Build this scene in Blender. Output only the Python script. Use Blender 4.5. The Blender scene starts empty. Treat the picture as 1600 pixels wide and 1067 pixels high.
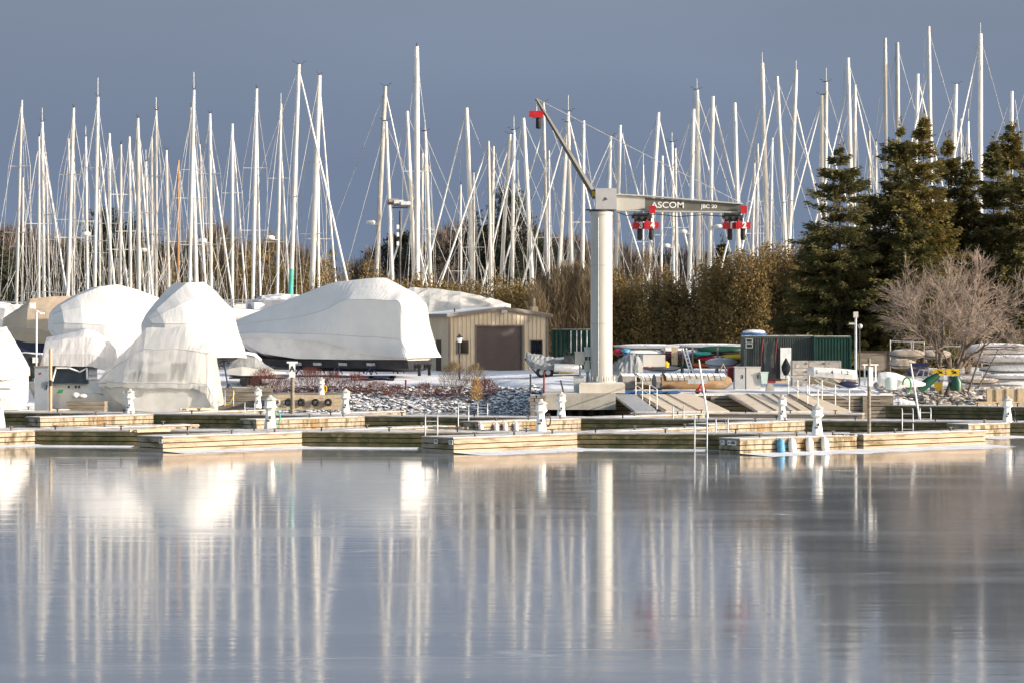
import bpy, math, random
import numpy as np
from mathutils import Vector, Matrix
random.seed(7); RNG = np.random.default_rng(11)
sc = bpy.context.scene
COL = sc.collection
# ---------------------------------------------------------------- camera
F, HC, HY = 4000.0, 4.5, 515.0          # focal length in photo pixels, eye height, horizon row
cam = bpy.data.cameras.new("camera"); cam_o = bpy.data.objects.new("camera", cam); COL.objects.link(cam_o)
cam.lens = 90.0; cam.sensor_width = 36.0; cam.shift_y = -(533.5 - HY) / 1600.0
cam.clip_start = 0.5; cam.clip_end = 9000.0
cam_o.location = (0, 0, HC); cam_o.rotation_euler = (math.radians(90), 0, 0)
sc.camera = cam_o
# ---------------------------------------------------------------- light
SUN_EL = math.radians(16.5)
SUN_DIR = Vector((0.944 * math.cos(SUN_EL), -0.33 * math.cos(SUN_EL), math.sin(SUN_EL))).normalized()
SUN_AZ = math.atan2(SUN_DIR.x, SUN_DIR.y)
sun = bpy.data.lights.new("sun", 'SUN'); sun_o = bpy.data.objects.new("sun", sun); COL.objects.link(sun_o)
sun.energy = 3.1; sun.angle = math.radians(0.5); sun.color = (1.0, 0.905, 0.79)
sun_o.rotation_euler = SUN_DIR.to_track_quat('Z', 'Y').to_euler()
sc.view_settings.view_transform = 'Standard'; sc.view_settings.look = 'None'
sc.view_settings.gamma = 1.0; sc.view_settings.exposure = 1.05
w = bpy.data.worlds.new("World"); sc.world = w; w.use_nodes = True
nt = w.node_tree; N = nt.nodes; L = nt.links; N.clear()
out = N.new('ShaderNodeOutputWorld'); bg = N.new('ShaderNodeBackground'); bg.inputs[1].default_value = 0.12
sky = N.new('ShaderNodeTexSky'); sky.sky_type = 'NISHITA'; sky.sun_disc = False
sky.sun_elevation = SUN_EL; sky.sun_rotation = SUN_AZ; sky.air_density = 1.2; sky.dust_density = 2.5; sky.ozone_density = 1.0
tc = N.new('ShaderNodeTexCoord'); sep = N.new('ShaderNodeSeparateXYZ'); L.new(tc.outputs['Generated'], sep.inputs[0])
# a bank of slate storm cloud fills the northern sky (+Y); the sky behind the viewer is clear
fr = N.new('ShaderNodeMapRange'); fr.inputs[1].default_value = -0.10; fr.inputs[2].default_value = 0.45; L.new(sep.outputs[1], fr.inputs[0])
ramp = N.new('ShaderNodeValToRGB'); L.new(sep.outputs[2], ramp.inputs[0])
E = ramp.color_ramp.elements
E[0].position = 0.0; E[0].color = (0.181, 0.240, 0.358, 1)
E[1].position = 0.16; E[1].color = (0.231, 0.276, 0.353, 1)
e = E.new(0.055); e.color = (0.184, 0.240, 0.350, 1)
nz = N.new('ShaderNodeTexNoise'); nz.inputs['Scale'].default_value = 3.2; nz.inputs['Detail'].default_value = 3.0
mp = N.new('ShaderNodeMapping'); mp.inputs['Scale'].default_value = (1.0, 1.0, 4.0); L.new(tc.outputs['Generated'], mp.inputs[0]); L.new(mp.outputs[0], nz.inputs[0])
nr = N.new('ShaderNodeMapRange'); nr.inputs[1].default_value = 0.3; nr.inputs[2].default_value = 0.7; nr.inputs[3].default_value = 0.93; nr.inputs[4].default_value = 1.07; L.new(nz.outputs[0], nr.inputs[0])
sc1 = N.new('ShaderNodeVectorMath'); sc1.operation = 'SCALE'; L.new(ramp.outputs[0], sc1.inputs[0]); L.new(nr.outputs[0], sc1.inputs['Scale'])
sc2 = N.new('ShaderNodeVectorMath'); sc2.operation = 'SCALE'; L.new(sc1.outputs[0], sc2.inputs[0]); sc2.inputs['Scale'].default_value = 4.05
mx = N.new('ShaderNodeMix'); mx.data_type = 'RGBA'; L.new(fr.outputs[0], mx.inputs[0]); L.new(sky.outputs[0], mx.inputs[6]); L.new(sc2.outputs[0], mx.inputs[7])
L.new(mx.outputs[2], bg.inputs[0]); L.new(bg.outputs[0], out.inputs[0])
# ---------------------------------------------------------------- helpers
def X(px, D): return (px - 800.0) * D / F
def Z(py, D): return HC - (py - HY) * D / F
def P(px, py, D): return Vector((X(px, D), D, Z(py, D)))
def on(px, py, z):
    D = F * (HC - z) / (py - HY); return Vector((X(px, D), D, z))
ORG = {}
def finish(o, parent):
    COL.objects.link(o)
    if parent is not None: o.parent = parent
class MB:
    """collects shapes into one mesh"""
    def __init__(s): s.v = []; s.f = []; s.sm = []
    def add(s, vs, fs, smooth=False):
        b = len(s.v); s.v += [tuple(p) for p in vs]
        s.f += [tuple(i + b for i in f) for f in fs]; s.sm += [smooth] * len(fs)
    def box(s, c, d, rz=0.0, rx=0.0, ry=0.0):
        m = Matrix.Translation(Vector(c)) @ Matrix.Rotation(rz, 4, 'Z') @ Matrix.Rotation(ry, 4, 'Y') @ Matrix.Rotation(rx, 4, 'X')
        x, y, z = d[0] / 2, d[1] / 2, d[2] / 2
        vs = [m @ Vector(p) for p in ((-x,-y,-z),(x,-y,-z),(x,y,-z),(-x,y,-z),(-x,-y,z),(x,-y,z),(x,y,z),(-x,y,z))]
        s.add(vs, [(0,3,2,1),(4,5,6,7),(0,1,5,4),(1,2,6,5),(2,3,7,6),(3,0,4,7)])
    def bbox(s, a, b): s.box([(a[i]+b[i])/2 for i in range(3)], [abs(b[i]-a[i]) for i in range(3)])
    def tube(s, pts, r, n=6, smooth=True, cap=True):
        pts = [Vector(p) for p in pts]
        if not isinstance(r, (list, tuple)): r = [r] * len(pts)
        rings = []; prev = None
        for i, p in enumerate(pts):
            t = (pts[min(i+1, len(pts)-1)] - pts[max(i-1, 0)])
            t = t.normalized() if t.length > 1e-9 else Vector((0,0,1))
            ref = Vector((0,1,0)) if abs(t.y) < 0.9 else Vector((1,0,0))
            if prev is not None: ref = prev
            a = (ref - t * ref.dot(t)).normalized(); b = t.cross(a); prev = a
            rings.append([p + (a * math.cos(2*math.pi*k/n) + b * math.sin(2*math.pi*k/n)) * r[i] for k in range(n)])
        s.loft(rings, smooth=smooth, cap=cap)
    def loft(s, rings, smooth=True, cap=True, closed=True):
        n = len(rings[0]); vs = [p for R in rings for p in R]; fs = []
        for i in range(len(rings) - 1):
            for k in range(n if closed else n - 1):
                j = (k + 1) % n; fs.append((i*n+k, i*n+j, (i+1)*n+j, (i+1)*n+k))
        s.add(vs, fs, smooth)
        if cap and closed:
            s.add(rings[0], [tuple(range(n))[::-1]]); s.add(rings[-1], [tuple(range(n))])
    def prism(s, poly, vec):
        n = len(poly); a = [Vector(p) for p in poly]; b = [p + Vector(vec) for p in a]
        s.add(a + b, [tuple(range(n))[::-1], tuple(range(n, 2*n))] + [(i, (i+1) % n, n + (i+1) % n, n + i) for i in range(n)])
    def ball(s, c, r, nu=8, nv=5, jit=0.0):
        rings = []; rx, ry, rz = r if isinstance(r, (list, tuple)) else (r, r, r)
        for i in range(nv + 1):
            th = math.pi * i / nv
            rings.append([(c[0] + rx*math.sin(th)*math.cos(2*math.pi*k/nu)*(1+random.uniform(-jit,jit)), c[1] + ry*math.sin(th)*math.sin(2*math.pi*k/nu)*(1+random.uniform(-jit,jit)), c[2] - rz*math.cos(th)) for k in range(nu)])
        s.loft(rings, cap=False)
    def build(s, name, mat, parent=None, local=False, recalc=True):
        o0 = ORG.get(parent, Vector((0,0,0))) if (parent is not None and not local) else Vector((0,0,0))
        me = bpy.data.meshes.new(name)
        me.from_pydata([(p[0]-o0.x, p[1]-o0.y, p[2]-o0.z) for p in s.v], [], s.f)
        if any(s.sm): me.polygons.foreach_set('use_smooth', s.sm)
        if recalc:
            import bmesh
            bm = bmesh.new(); bm.from_mesh(me); bmesh.ops.recalc_face_normals(bm, faces=bm.faces); bm.to_mesh(me); bm.free()
        me.materials.append(mat); me.update()
        o = bpy.data.objects.new(name, me); finish(o, parent); ORG[o] = o0
        return o
def np_mesh(name, V, mat, parent=None, smooth=False):
    """V: (n, k, 3) array of separate k-gons -> one mesh"""
    n, k, _ = V.shape
    o0 = ORG.get(parent, Vector((0,0,0))) if parent is not None else Vector((0,0,0))
    V = V - np.array([o0.x, o0.y, o0.z])
    me = bpy.data.meshes.new(name)
    me.vertices.add(n*k); me.vertices.foreach_set('co', V.reshape(-1).astype(np.float32))
    me.loops.add(n*k); me.loops.foreach_set('vertex_index', np.arange(n*k, dtype=np.int32))
    me.polygons.add(n); me.polygons.foreach_set('loop_start', np.arange(0, n*k, k, dtype=np.int32))
    me.update(calc_edges=True); me.materials.append(mat)
    o = bpy.data.objects.new(name, me); finish(o, parent); ORG[o] = o0
    return o
def tag(o, label=None, cat=None, group=None, kind=None):
    if label: o['label'] = label
    if cat: o['category'] = cat
    if group: o['group'] = group
    if kind: o['kind'] = kind
    return o
def thing(name, label, cat, loc=(0,0,0), group=None, rz=0.0):
    o = bpy.data.objects.new(name, None); o.empty_display_size = 0.2; COL.objects.link(o)
    o.location = loc; o.rotation_euler = (0, 0, rz); ORG[o] = Vector(loc)
    return tag(o, label, cat, group)
def copy_tree(o, parent=None):
    c = o.copy(); COL.objects.link(c); c.parent = parent
    for ch in [k for k in o.children]: copy_tree(ch, c)
    return c
def text_part(body, size, mat, parent, loc, rz=0.0, name='lettering', extrude=0.004, width=None, rx=math.pi/2, bold=0.0):
    cu = bpy.data.curves.new('t', 'FONT'); cu.body = body; cu.size = size; cu.align_x = 'CENTER'; cu.align_y = 'CENTER'; cu.extrude = extrude; cu.offset = bold
    t = bpy.data.objects.new('t', cu); COL.objects.link(t)
    dg = bpy.context.evaluated_depsgraph_get(); me = bpy.data.meshes.new_from_object(t.evaluated_get(dg))
    bpy.data.objects.remove(t); me.name = name; me.materials.clear(); me.materials.append(mat)
    o = bpy.data.objects.new(name, me); finish(o, parent)
    o.location = Vector(loc) - ORG.get(parent, Vector((0,0,0))); o.rotation_euler = (rx, 0, rz)
    if width:
        xs = [v.co.x for v in me.vertices]; k = width / (max(xs) - min(xs))
        for v in me.vertices: v.co.x *= k
    return o
# ---------------------------------------------------------------- materials
def pm(name, c, rough=0.6, c2=None, scale=3.0, stretch=(1,1,1), lo=0.42, hi=0.62, c3=None, scale3=0.7, bump=0.0, bscale=20.0, bstretch=(1,1,1), metal=0.0, snow=None, spec=0.4, detail=5.0, trans=0.0, lo3=0.5, hi3=0.7, sub=0.0):
    m = bpy.data.materials.new(name); m.use_nodes = True; t = m.node_tree; n = t.nodes; l = t.links
    b = n['Principled BSDF']; b.inputs['Roughness'].default_value = rough; b.inputs['Metallic'].default_value = metal
    b.inputs['Specular IOR Level'].default_value = spec
    tcn = n.new('ShaderNodeTexCoord')
    def noise(sc_, st, det=detail):
        mpn = n.new('ShaderNodeMapping'); mpn.inputs['Scale'].default_value = st; l.new(tcn.outputs['Object'], mpn.inputs[0])
        q = n.new('ShaderNodeTexNoise'); q.inputs['Scale'].default_value = sc_; q.inputs['Detail'].default_value = det; q.inputs['Roughness'].default_value = 0.62
        l.new(mpn.outputs[0], q.inputs[0]); return q
    def mix(a, bcol, fac):
        q = n.new('ShaderNodeMix'); q.data_type = 'RGBA'; l.new(fac, q.inputs[0])
        for s_, val in ((6, a), (7, bcol)):
            if isinstance(val, tuple): q.inputs[s_].default_value = (*val, 1)
            else: l.new(val, q.inputs[s_])
        return q.outputs[2]
    def rng(o_, a_, b_):
        q = n.new('ShaderNodeMapRange'); q.inputs[1].default_value = a_; q.inputs[2].default_value = b_; l.new(o_, q.inputs[0]); return q.outputs[0]
    col = c
    if c2: col = mix(col, c2, rng(noise(scale, stretch).outputs[0], lo, hi))
    if c3: col = mix(col, c3, rng(noise(scale3, stretch).outputs[0], lo3, hi3))
    if snow is not None:
        g = n.new('ShaderNodeNewGeometry'); sx = n.new('ShaderNodeSeparateXYZ'); l.new(g.outputs['Normal'], sx.inputs[0])
        nn = noise(3.0, (1,1,1)); ad = n.new('ShaderNodeMath'); ad.operation = 'MULTIPLY_ADD'; l.new(nn.outputs[0], ad.inputs[0]); ad.inputs[1].default_value = 0.9; l.new(sx.outputs[2], ad.inputs[2])
        col = mix(col, (0.82, 0.84, 0.88), rng(ad.outputs[0], snow + 0.45, snow + 0.62))
    if isinstance(col, tuple): b.inputs['Base Color'].default_value = (*col, 1)
    else: l.new(col, b.inputs['Base Color'])
    if bump:
        bn = n.new('ShaderNodeBump'); bn.inputs['Strength'].default_value = 1.0; bn.inputs['Distance'].default_value = bump
        l.new(noise(bscale, bstretch).outputs[0], bn.inputs['Height']); l.new(bn.outputs[0], b.inputs['Normal'])
    if trans: b.inputs['Transmission Weight'].default_value = trans
    m.diffuse_color = (*c, 1)
    return m
def two_sided_leaf(name, c, c2, c3, scale=0.35, scale3=2.2, tr=0.25):
    m = pm(name, c, 0.7, c2, scale, lo=0.35, hi=0.68, c3=c3, scale3=scale3, spec=0.2)
    t = m.node_tree; b = t.nodes['Principled BSDF']; o_ = t.nodes['Material Output']
    tl = t.nodes.new('ShaderNodeBsdfTranslucent'); ms = t.nodes.new('ShaderNodeMixShader'); ms.inputs[0].default_value = tr
    src = b.inputs['Base Color'].links[0].from_socket; t.links.new(src, tl.inputs[0])
    t.links.new(b.outputs[0], ms.inputs[1]); t.links.new(tl.outputs[0], ms.inputs[2]); t.links.new(ms.outputs[0], o_.inputs[0])
    return m
M = {}
M['snow'] = pm('snow', (0.80,0.82,0.87), 0.7, (0.62,0.63,0.66), 1.2, bump=0.03, bscale=6)
M['decksnow'] = pm('deck_snow', (0.66,0.65,0.66), 0.75, (0.38,0.33,0.28), 2.0, lo=0.46, hi=0.64, bump=0.02, bscale=9)
M['wood_new'] = pm('new_timber', (0.41,0.325,0.24), 0.8, (0.30,0.225,0.155), 1.6, (0.6,0.6,3), lo=0.38, hi=0.7, bump=0.004, bscale=30, c3=(0.13,0.10,0.04), scale3=1.3, lo3=0.52, hi3=0.68)
M['wood_aged'] = pm('aged_timber', (0.39,0.325,0.245), 0.85, (0.13,0.098,0.05), 2.2, (1.5,1.5,0.7), lo=0.44, hi=0.62, bump=0.006, bscale=26, c3=(0.30,0.17,0.055), scale3=1.7, lo3=0.54, hi3=0.70)
M['wood_algae_shade'] = pm('algae_shade_timber', (0.145,0.118,0.058), 0.7, (0.052,0.055,0.02), 1.8, (0.8,0.8,1.3), lo=0.38, hi=0.58, bump=0.006, bscale=26, c3=(0.27,0.215,0.125), scale3=2.6, lo3=0.6, hi3=0.74)  # green algae plus the shade of the pier faces, both in the colour
M['wood_grey'] = pm('grey_timber', (0.27,0.235,0.19), 0.85, (0.14,0.115,0.085), 2.0, (0.4,0.4,4), bump=0.006, bscale=24)
M['ply'] = pm('plywood', (0.70,0.58,0.45), 0.75, (0.62,0.52,0.40), 0.8, c3=(0.78,0.71,0.62), scale3=1.7, lo3=0.6, hi3=0.75)
M['core'] = pm('dock_core', (0.02,0.019,0.015), 0.8, (0.035,0.03,0.02), 2)
M['white'] = pm('white_gelcoat', (0.80,0.80,0.79), 0.35, (0.70,0.70,0.68), 1.5)
M['mast'] = pm('mast_white', (0.74,0.725,0.70), 0.38, (0.52,0.51,0.50), 0.7, (1,1,0.4), lo=0.48, hi=0.75)
M['wire'] = pm('rig_wire', (0.58,0.57,0.56), 0.4, (0.42,0.41,0.40), 2.0, metal=0.2)
M['furl'] = pm('furled_sail', (0.80,0.79,0.76), 0.6, (0.66,0.66,0.66), 1.2, (1,1,3))
M['mast_wood'] = pm('varnished_spar', (0.42,0.22,0.09), 0.45, (0.30,0.15,0.06), 1.0, (3,3,0.4))
M['teal'] = pm('teal_cover', (0.07,0.42,0.33), 0.6, (0.05,0.33,0.27), 2)
M['dark'] = pm('dark_metal', (0.025,0.025,0.028), 0.5, (0.05,0.05,0.05), 5)
M['black'] = pm('black_rubber', (0.012,0.012,0.014), 0.7, (0.03,0.03,0.032), 4)
M['steel'] = pm('galvanised', (0.52,0.53,0.54), 0.45, (0.38,0.39,0.40), 6, metal=0.35)
M['grey_box'] = pm('grey_paint', (0.27,0.30,0.34), 0.5, (0.23,0.26,0.30), 1.5)
M['tarp'] = pm('white_shrinkwrap', (0.80,0.80,0.80), 0.38, (0.73,0.73,0.74), 0.8, bump=0.05, bscale=1.3, bstretch=(1.6,1.6,0.35))
M['tarp_tan'] = pm('tan_canvas', (0.58,0.45,0.32), 0.7, (0.50,0.38,0.27), 1.0, bump=0.03, bscale=2.5)
M['tarp_grey'] = pm('grey_canvas', (0.27,0.28,0.29), 0.7, (0.20,0.21,0.22), 1.4, bump=0.06, bscale=3.5)
M['tarp_silver'] = pm('silver_tarp', (0.50,0.49,0.465), 0.45, (0.33,0.33,0.33), 1.6, (0.7,1,2.2), lo=0.5, hi=0.72, bump=0.06, bscale=2.4, bstretch=(0.7,1,1.6))
M['hull_white'] = pm('hull_white', (0.80,0.77,0.73), 0.3, (0.66,0.64,0.61), 0.9)
M['antifoul'] = pm('antifoul', (0.014,0.015,0.022), 0.6, (0.03,0.03,0.035), 1.5, c3=(0.07,0.06,0.055), scale3=3, lo3=0.62, hi3=0.75)
M['navy'] = pm('navy_hull', (0.012,0.018,0.06), 0.3, (0.02,0.025,0.07), 1.5)
M['glass'] = pm('dark_glass', (0.012,0.016,0.022), 0.08, (0.02,0.025,0.03), 2, spec=0.6)
M['tan_clad'] = pm('tan_cladding', (0.63,0.51,0.365), 0.5, (0.56,0.45,0.32), 0.9, (1,1,0.4), bump=0.003, bscale=8)
M['tan_trim'] = pm('shed_trim', (0.21,0.175,0.15), 0.5, (0.17,0.14,0.12), 2)
M['door'] = pm('roller_door', (0.085,0.062,0.060), 0.5, (0.07,0.052,0.05), 1.5, bump=0.012, bscale=1.2, bstretch=(1,1,2.2))
M['roof'] = pm('snowy_roof', (0.35,0.32,0.29), 0.6, (0.28,0.25,0.23), 2, snow=0.35)
M['brown_door'] = pm('brown_door', (0.05,0.03,0.025), 0.5, (0.04,0.025,0.02), 2)
M['green_can'] = pm('green_container', (0.004,0.042,0.030), 0.5, (0.003,0.028,0.02), 1.3, c3=(0.012,0.07,0.052), scale3=4, lo3=0.6, hi3=0.72)
M['dgreen_can'] = pm('dark_container', (0.062,0.076,0.070), 0.55, (0.05,0.06,0.056), 1.2, c3=(0.10,0.11,0.10), scale3=3.5, lo3=0.62, hi3=0.75)
M['concrete'] = pm('concrete', (0.40,0.375,0.335), 0.85, (0.30,0.28,0.245), 1.0, bump=0.01, bscale=14, c3=(0.22,0.20,0.17), scale3=2.2, lo3=0.6, hi3=0.75)
M['concrete_pale'] = pm('pale_concrete', (0.62,0.57,0.50), 0.8, (0.52,0.47,0.41), 1.4, bump=0.008, bscale=12)
M['block'] = pm('pitted_block', (0.50,0.45,0.40), 0.85, (0.22,0.19,0.16), 3.2, (1,1,1.6), lo=0.56, hi=0.66, bump=0.05, bscale=4)
M['crane'] = pm('crane_paint', (0.50,0.485,0.45), 0.42, (0.44,0.425,0.395), 1.0, (1,1,0.3), c3=(0.36,0.33,0.29), scale3=2.6, lo3=0.62, hi3=0.80)
M['crane_beam_shade'] = pm('crane_beam_shade_paint', (0.135,0.132,0.115), 0.5, (0.11,0.107,0.095), 1.6)  # beam grey lowered to carry the shade of its unlit face
M['crane_box'] = pm('crane_head_paint', (0.40,0.40,0.41), 0.5, (0.36,0.36,0.37), 2)
M['red'] = pm('red_paint', (0.46,0.016,0.025), 0.4, (0.36,0.012,0.02), 3)
M['maroon'] = pm('maroon_paint', (0.14,0.012,0.02), 0.5, (0.10,0.01,0.015), 3)
M['yellow'] = pm('yellow_plastic', (0.66,0.45,0.02), 0.45, (0.55,0.36,0.02), 2)
M['orange'] = pm('orange_plastic', (0.70,0.13,0.02), 0.45, (0.58,0.10,0.02), 2)
M['blue'] = pm('blue_tarp', (0.02,0.16,0.42), 0.5, (0.02,0.11,0.32), 3, bump=0.05, bscale=4)
M['buoy_blue'] = pm('blue_vinyl', (0.05,0.22,0.42), 0.5, (0.12,0.34,0.50), 6)
M['kgreen'] = pm('green_canoe', (0.012,0.075,0.045), 0.4, (0.01,0.055,0.035), 1.5)
M['kgrey'] = pm('grey_canoe', (0.36,0.36,0.38), 0.5, (0.28,0.28,0.30), 1.5, snow=0.75)
M['purple'] = pm('violet_cover', (0.24,0.21,0.36), 0.6, (0.34,0.32,0.42), 1.5, snow=0.8)
M['rust'] = pm('rusty_tank', (0.26,0.16,0.08), 0.8, (0.15,0.09,0.045), 1.4, (0.6,1,1.8), c3=(0.30,0.27,0.22), scale3=0.9, bump=0.01, bscale=9)
M['sheet'] = pm('weathered_sheet', (0.24,0.225,0.205), 0.6, (0.15,0.14,0.13), 2.0, (2,1,1), snow=0.62)
M['bark'] = pm('bark', (0.16,0.125,0.10), 0.9, (0.09,0.07,0.055), 3, (1,1,0.3), bump=0.02, bscale=12)
M['twig'] = pm('twig', (0.37,0.295,0.245), 0.85, (0.22,0.17,0.14), 1.0)
M['twig_far'] = pm('twig_far', (0.10,0.082,0.07), 0.9, (0.18,0.14,0.115), 0.25, lo=0.4, hi=0.65)
M['twig_red'] = pm('red_twig', (0.15,0.045,0.034), 0.85, (0.075,0.032,0.028), 0.9)
M['straw'] = pm('dry_grass', (0.50,0.32,0.12), 0.85, (0.38,0.22,0.08), 2)
M['twig_olive'] = pm('olive_twig', (0.20,0.15,0.085), 0.85, (0.13,0.09,0.055), 1.5)
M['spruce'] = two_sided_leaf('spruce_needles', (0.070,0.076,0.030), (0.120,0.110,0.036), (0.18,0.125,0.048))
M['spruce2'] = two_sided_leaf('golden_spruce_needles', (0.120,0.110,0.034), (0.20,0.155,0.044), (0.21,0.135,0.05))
M['pine'] = two_sided_leaf('pine_needles', (0.020,0.028,0.017), (0.036,0.044,0.024), (0.048,0.044,0.026))
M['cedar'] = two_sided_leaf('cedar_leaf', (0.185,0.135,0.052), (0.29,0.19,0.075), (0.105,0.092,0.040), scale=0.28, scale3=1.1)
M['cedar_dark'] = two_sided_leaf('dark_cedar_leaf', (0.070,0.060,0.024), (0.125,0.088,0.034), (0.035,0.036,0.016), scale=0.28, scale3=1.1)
M['rock'] = pm('rock', (0.23,0.20,0.18), 0.85, (0.11,0.095,0.085), 1.3, snow=0.70, bump=0.02, bscale=6)
M['rock_pale'] = pm('pale_rock', (0.42,0.37,0.32), 0.85, (0.25,0.215,0.18), 1.3, snow=0.85, bump=0.02, bscale=6)
M['mint'] = pm('mint_hull', (0.50,0.62,0.58), 0.4, (0.45,0.56,0.53), 1.5)
M['lwood'] = pm('light_crate_wood', (0.50,0.40,0.27), 0.75, (0.40,0.31,0.20), 2, (4,1,1))
M['lampwhite'] = pm('lamp_lens', (0.85,0.85,0.84), 0.3, (0.75,0.75,0.74), 3)
M['hose_green'] = pm('green_hose', (0.03,0.25,0.08), 0.5, (0.02,0.2,0.06), 3)
M['seam'] = pm('seam_tape', (0.60,0.60,0.61), 0.5, (0.52,0.52,0.53), 2.0)
M['tarp_pale'] = pm('pale_grey_cover', (0.60,0.59,0.60), 0.5, (0.52,0.51,0.53), 1.0, bump=0.05, bscale=1.5, bstretch=(1.6,1.6,0.4))
M['wrap'] = pm('clear_wrap', (0.82,0.81,0.80), 0.2, (0.73,0.73,0.73), 0.8, bump=0.05, bscale=1.8, bstretch=(1,1,0.5))
def add_translucent(m, f, col=(0.9,0.88,0.85)):
    t = m.node_tree; b = t.nodes['Principled BSDF']; o_ = t.nodes['Material Output']
    tl = t.nodes.new('ShaderNodeBsdfTranslucent'); tl.inputs[0].default_value = (*col, 1); ms = t.nodes.new('ShaderNodeMixShader'); ms.inputs[0].default_value = f
    t.links.new(b.outputs[0], ms.inputs[1]); t.links.new(tl.outputs[0], ms.inputs[2]); t.links.new(ms.outputs[0], o_.inputs[0])
add_translucent(M['tarp'], 0.22)
def make_wrap():
    m = M['wrap']; t = m.node_tree; b = t.nodes['Principled BSDF']; o_ = t.nodes['Material Output']
    tp = t.nodes.new('ShaderNodeBsdfTransparent'); ms = t.nodes.new('ShaderNodeMixShader'); ms.inputs[0].default_value = 0.30
    tl = t.nodes.new('ShaderNodeBsdfTranslucent'); tl.inputs[0].default_value = (0.9,0.88,0.85,1); m2 = t.nodes.new('ShaderNodeMixShader'); m2.inputs[0].default_value = 0.45
    t.links.new(b.outputs[0], m2.inputs[1]); t.links.new(tl.outputs[0], m2.inputs[2]); t.links.new(m2.outputs[0], ms.inputs[1]); t.links.new(tp.outputs[0], ms.inputs[2]); t.links.new(ms.outputs[0], o_.inputs[0])
make_wrap()
# ice: dark lake water under a smooth glassy sheet, wind-frosted in long streaks
def make_ice():
    m = bpy.data.materials.new('lake_ice'); m.use_nodes = True; t = m.node_tree; n = t.nodes; l = t.links; b = n['Principled BSDF']
    g = n.new('ShaderNodeTexCoord')
    def noise(scale, st, det=4, rough=0.55):
        mpn = n.new('ShaderNodeMapping'); mpn.inputs['Scale'].default_value = st; l.new(g.outputs['Object'], mpn.inputs[0])
        q = n.new('ShaderNodeTexNoise'); q.inputs['Scale'].default_value = scale; q.inputs['Detail'].default_value = det; q.inputs['Roughness'].default_value = rough; l.new(mpn.outputs[0], q.inputs[0]); return q.outputs[0]
    def rng(o_, a, c, lo=0.0, hi=1.0):
        q = n.new('ShaderNodeMapRange'); q.inputs[1].default_value = a; q.inputs[2].default_value = c; q.inputs[3].default_value = lo; q.inputs[4].default_value = hi; l.new(o_, q.inputs[0]); return q.outputs[0]
    def mth(op, a, c):
        q = n.new('ShaderNodeMath'); q.operation = op
        for i, v in enumerate((a, c)):
            if isinstance(v, float): q.inputs[i].default_value = v
            else: l.new(v, q.inputs[i])
        return q.outputs[0]
    frost = rng(noise(0.5, (0.10, 0.55, 1), 6, 0.65), 0.50, 0.72)
    fine = rng(noise(1.6, (0.12, 1.6, 1), 5, 0.7), 0.50, 0.75)
    cr = mth('ABSOLUTE', mth('SUBTRACT', noise(0.14, (0.22, 1.0, 1), 3, 0.5), 0.5), 0.0)
    crack = rng(cr, 0.0, 0.0035, 1.0, 0.0)
    crack = mth('MULTIPLY', crack, rng(noise(0.6, (0.3, 1, 1), 3), 0.45, 0.6))
    fr2 = mth('MAXIMUM', mth('MULTIPLY', mth('ADD', mth('MULTIPLY', frost, 0.36), mth('MULTIPLY', fine, 0.24)), 1.0), mth('MULTIPLY', crack, 0.8))
    mxn = n.new('ShaderNodeMix'); mxn.data_type = 'RGBA'; l.new(fr2, mxn.inputs[0]); mxn.inputs[6].default_value = (0.20,0.222,0.256,1); mxn.inputs[7].default_value = (0.42,0.45,0.49,1)
    l.new(mxn.outputs[2], b.inputs['Base Color'])
    l.new(rng(fr2, 0.0, 0.8, 0.068, 0.2), b.inputs['Roughness'])
    b.inputs['IOR'].default_value = 1.45; b.inputs['Specular IOR Level'].default_value = 0.9
    h = mth('ADD', mth('MULTIPLY', noise(0.8, (0.45, 1.6, 1), 2), 0.0045), mth('MULTIPLY', noise(4.0, (0.6, 1.6, 1), 2), 0.0006))
    bn = n.new('ShaderNodeBump'); bn.inputs['Distance'].default_value = 1.0; bn.inputs['Strength'].default_value = 0.8; l.new(h, bn.inputs['Height']); l.new(bn.outputs[0], b.inputs['Normal'])
    return m
M['ice'] = make_ice()
def random_tone(m, lo, hi):
    t = m.node_tree; b = t.nodes['Principled BSDF']; oi = t.nodes.new('ShaderNodeObjectInfo'); mr = t.nodes.new('ShaderNodeMapRange'); mr.inputs[3].default_value = lo; mr.inputs[4].default_value = hi
    t.links.new(oi.outputs['Random'], mr.inputs[0]); sv = t.nodes.new('ShaderNodeVectorMath'); sv.operation = 'SCALE'; src = b.inputs['Base Color'].links[0].from_socket
    t.links.new(src, sv.inputs[0]); t.links.new(mr.outputs[0], sv.inputs['Scale']); t.links.new(sv.outputs[0], b.inputs['Base Color'])
random_tone(M['mast'], 0.50, 1.05); random_tone(M['wire'], 0.6, 1.2)
def make_ground():
    m = pm('snowy_ground', (0.80,0.81,0.85), 0.75, (0.50,0.47,0.45), 0.35, (0.35,2.2,1), lo=0.54, hi=0.68, c3=(0.16,0.14,0.12), scale3=1.4, lo3=0.63, hi3=0.72, bump=0.03, bscale=3)
    return m
M['ground'] = make_ground()
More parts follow.
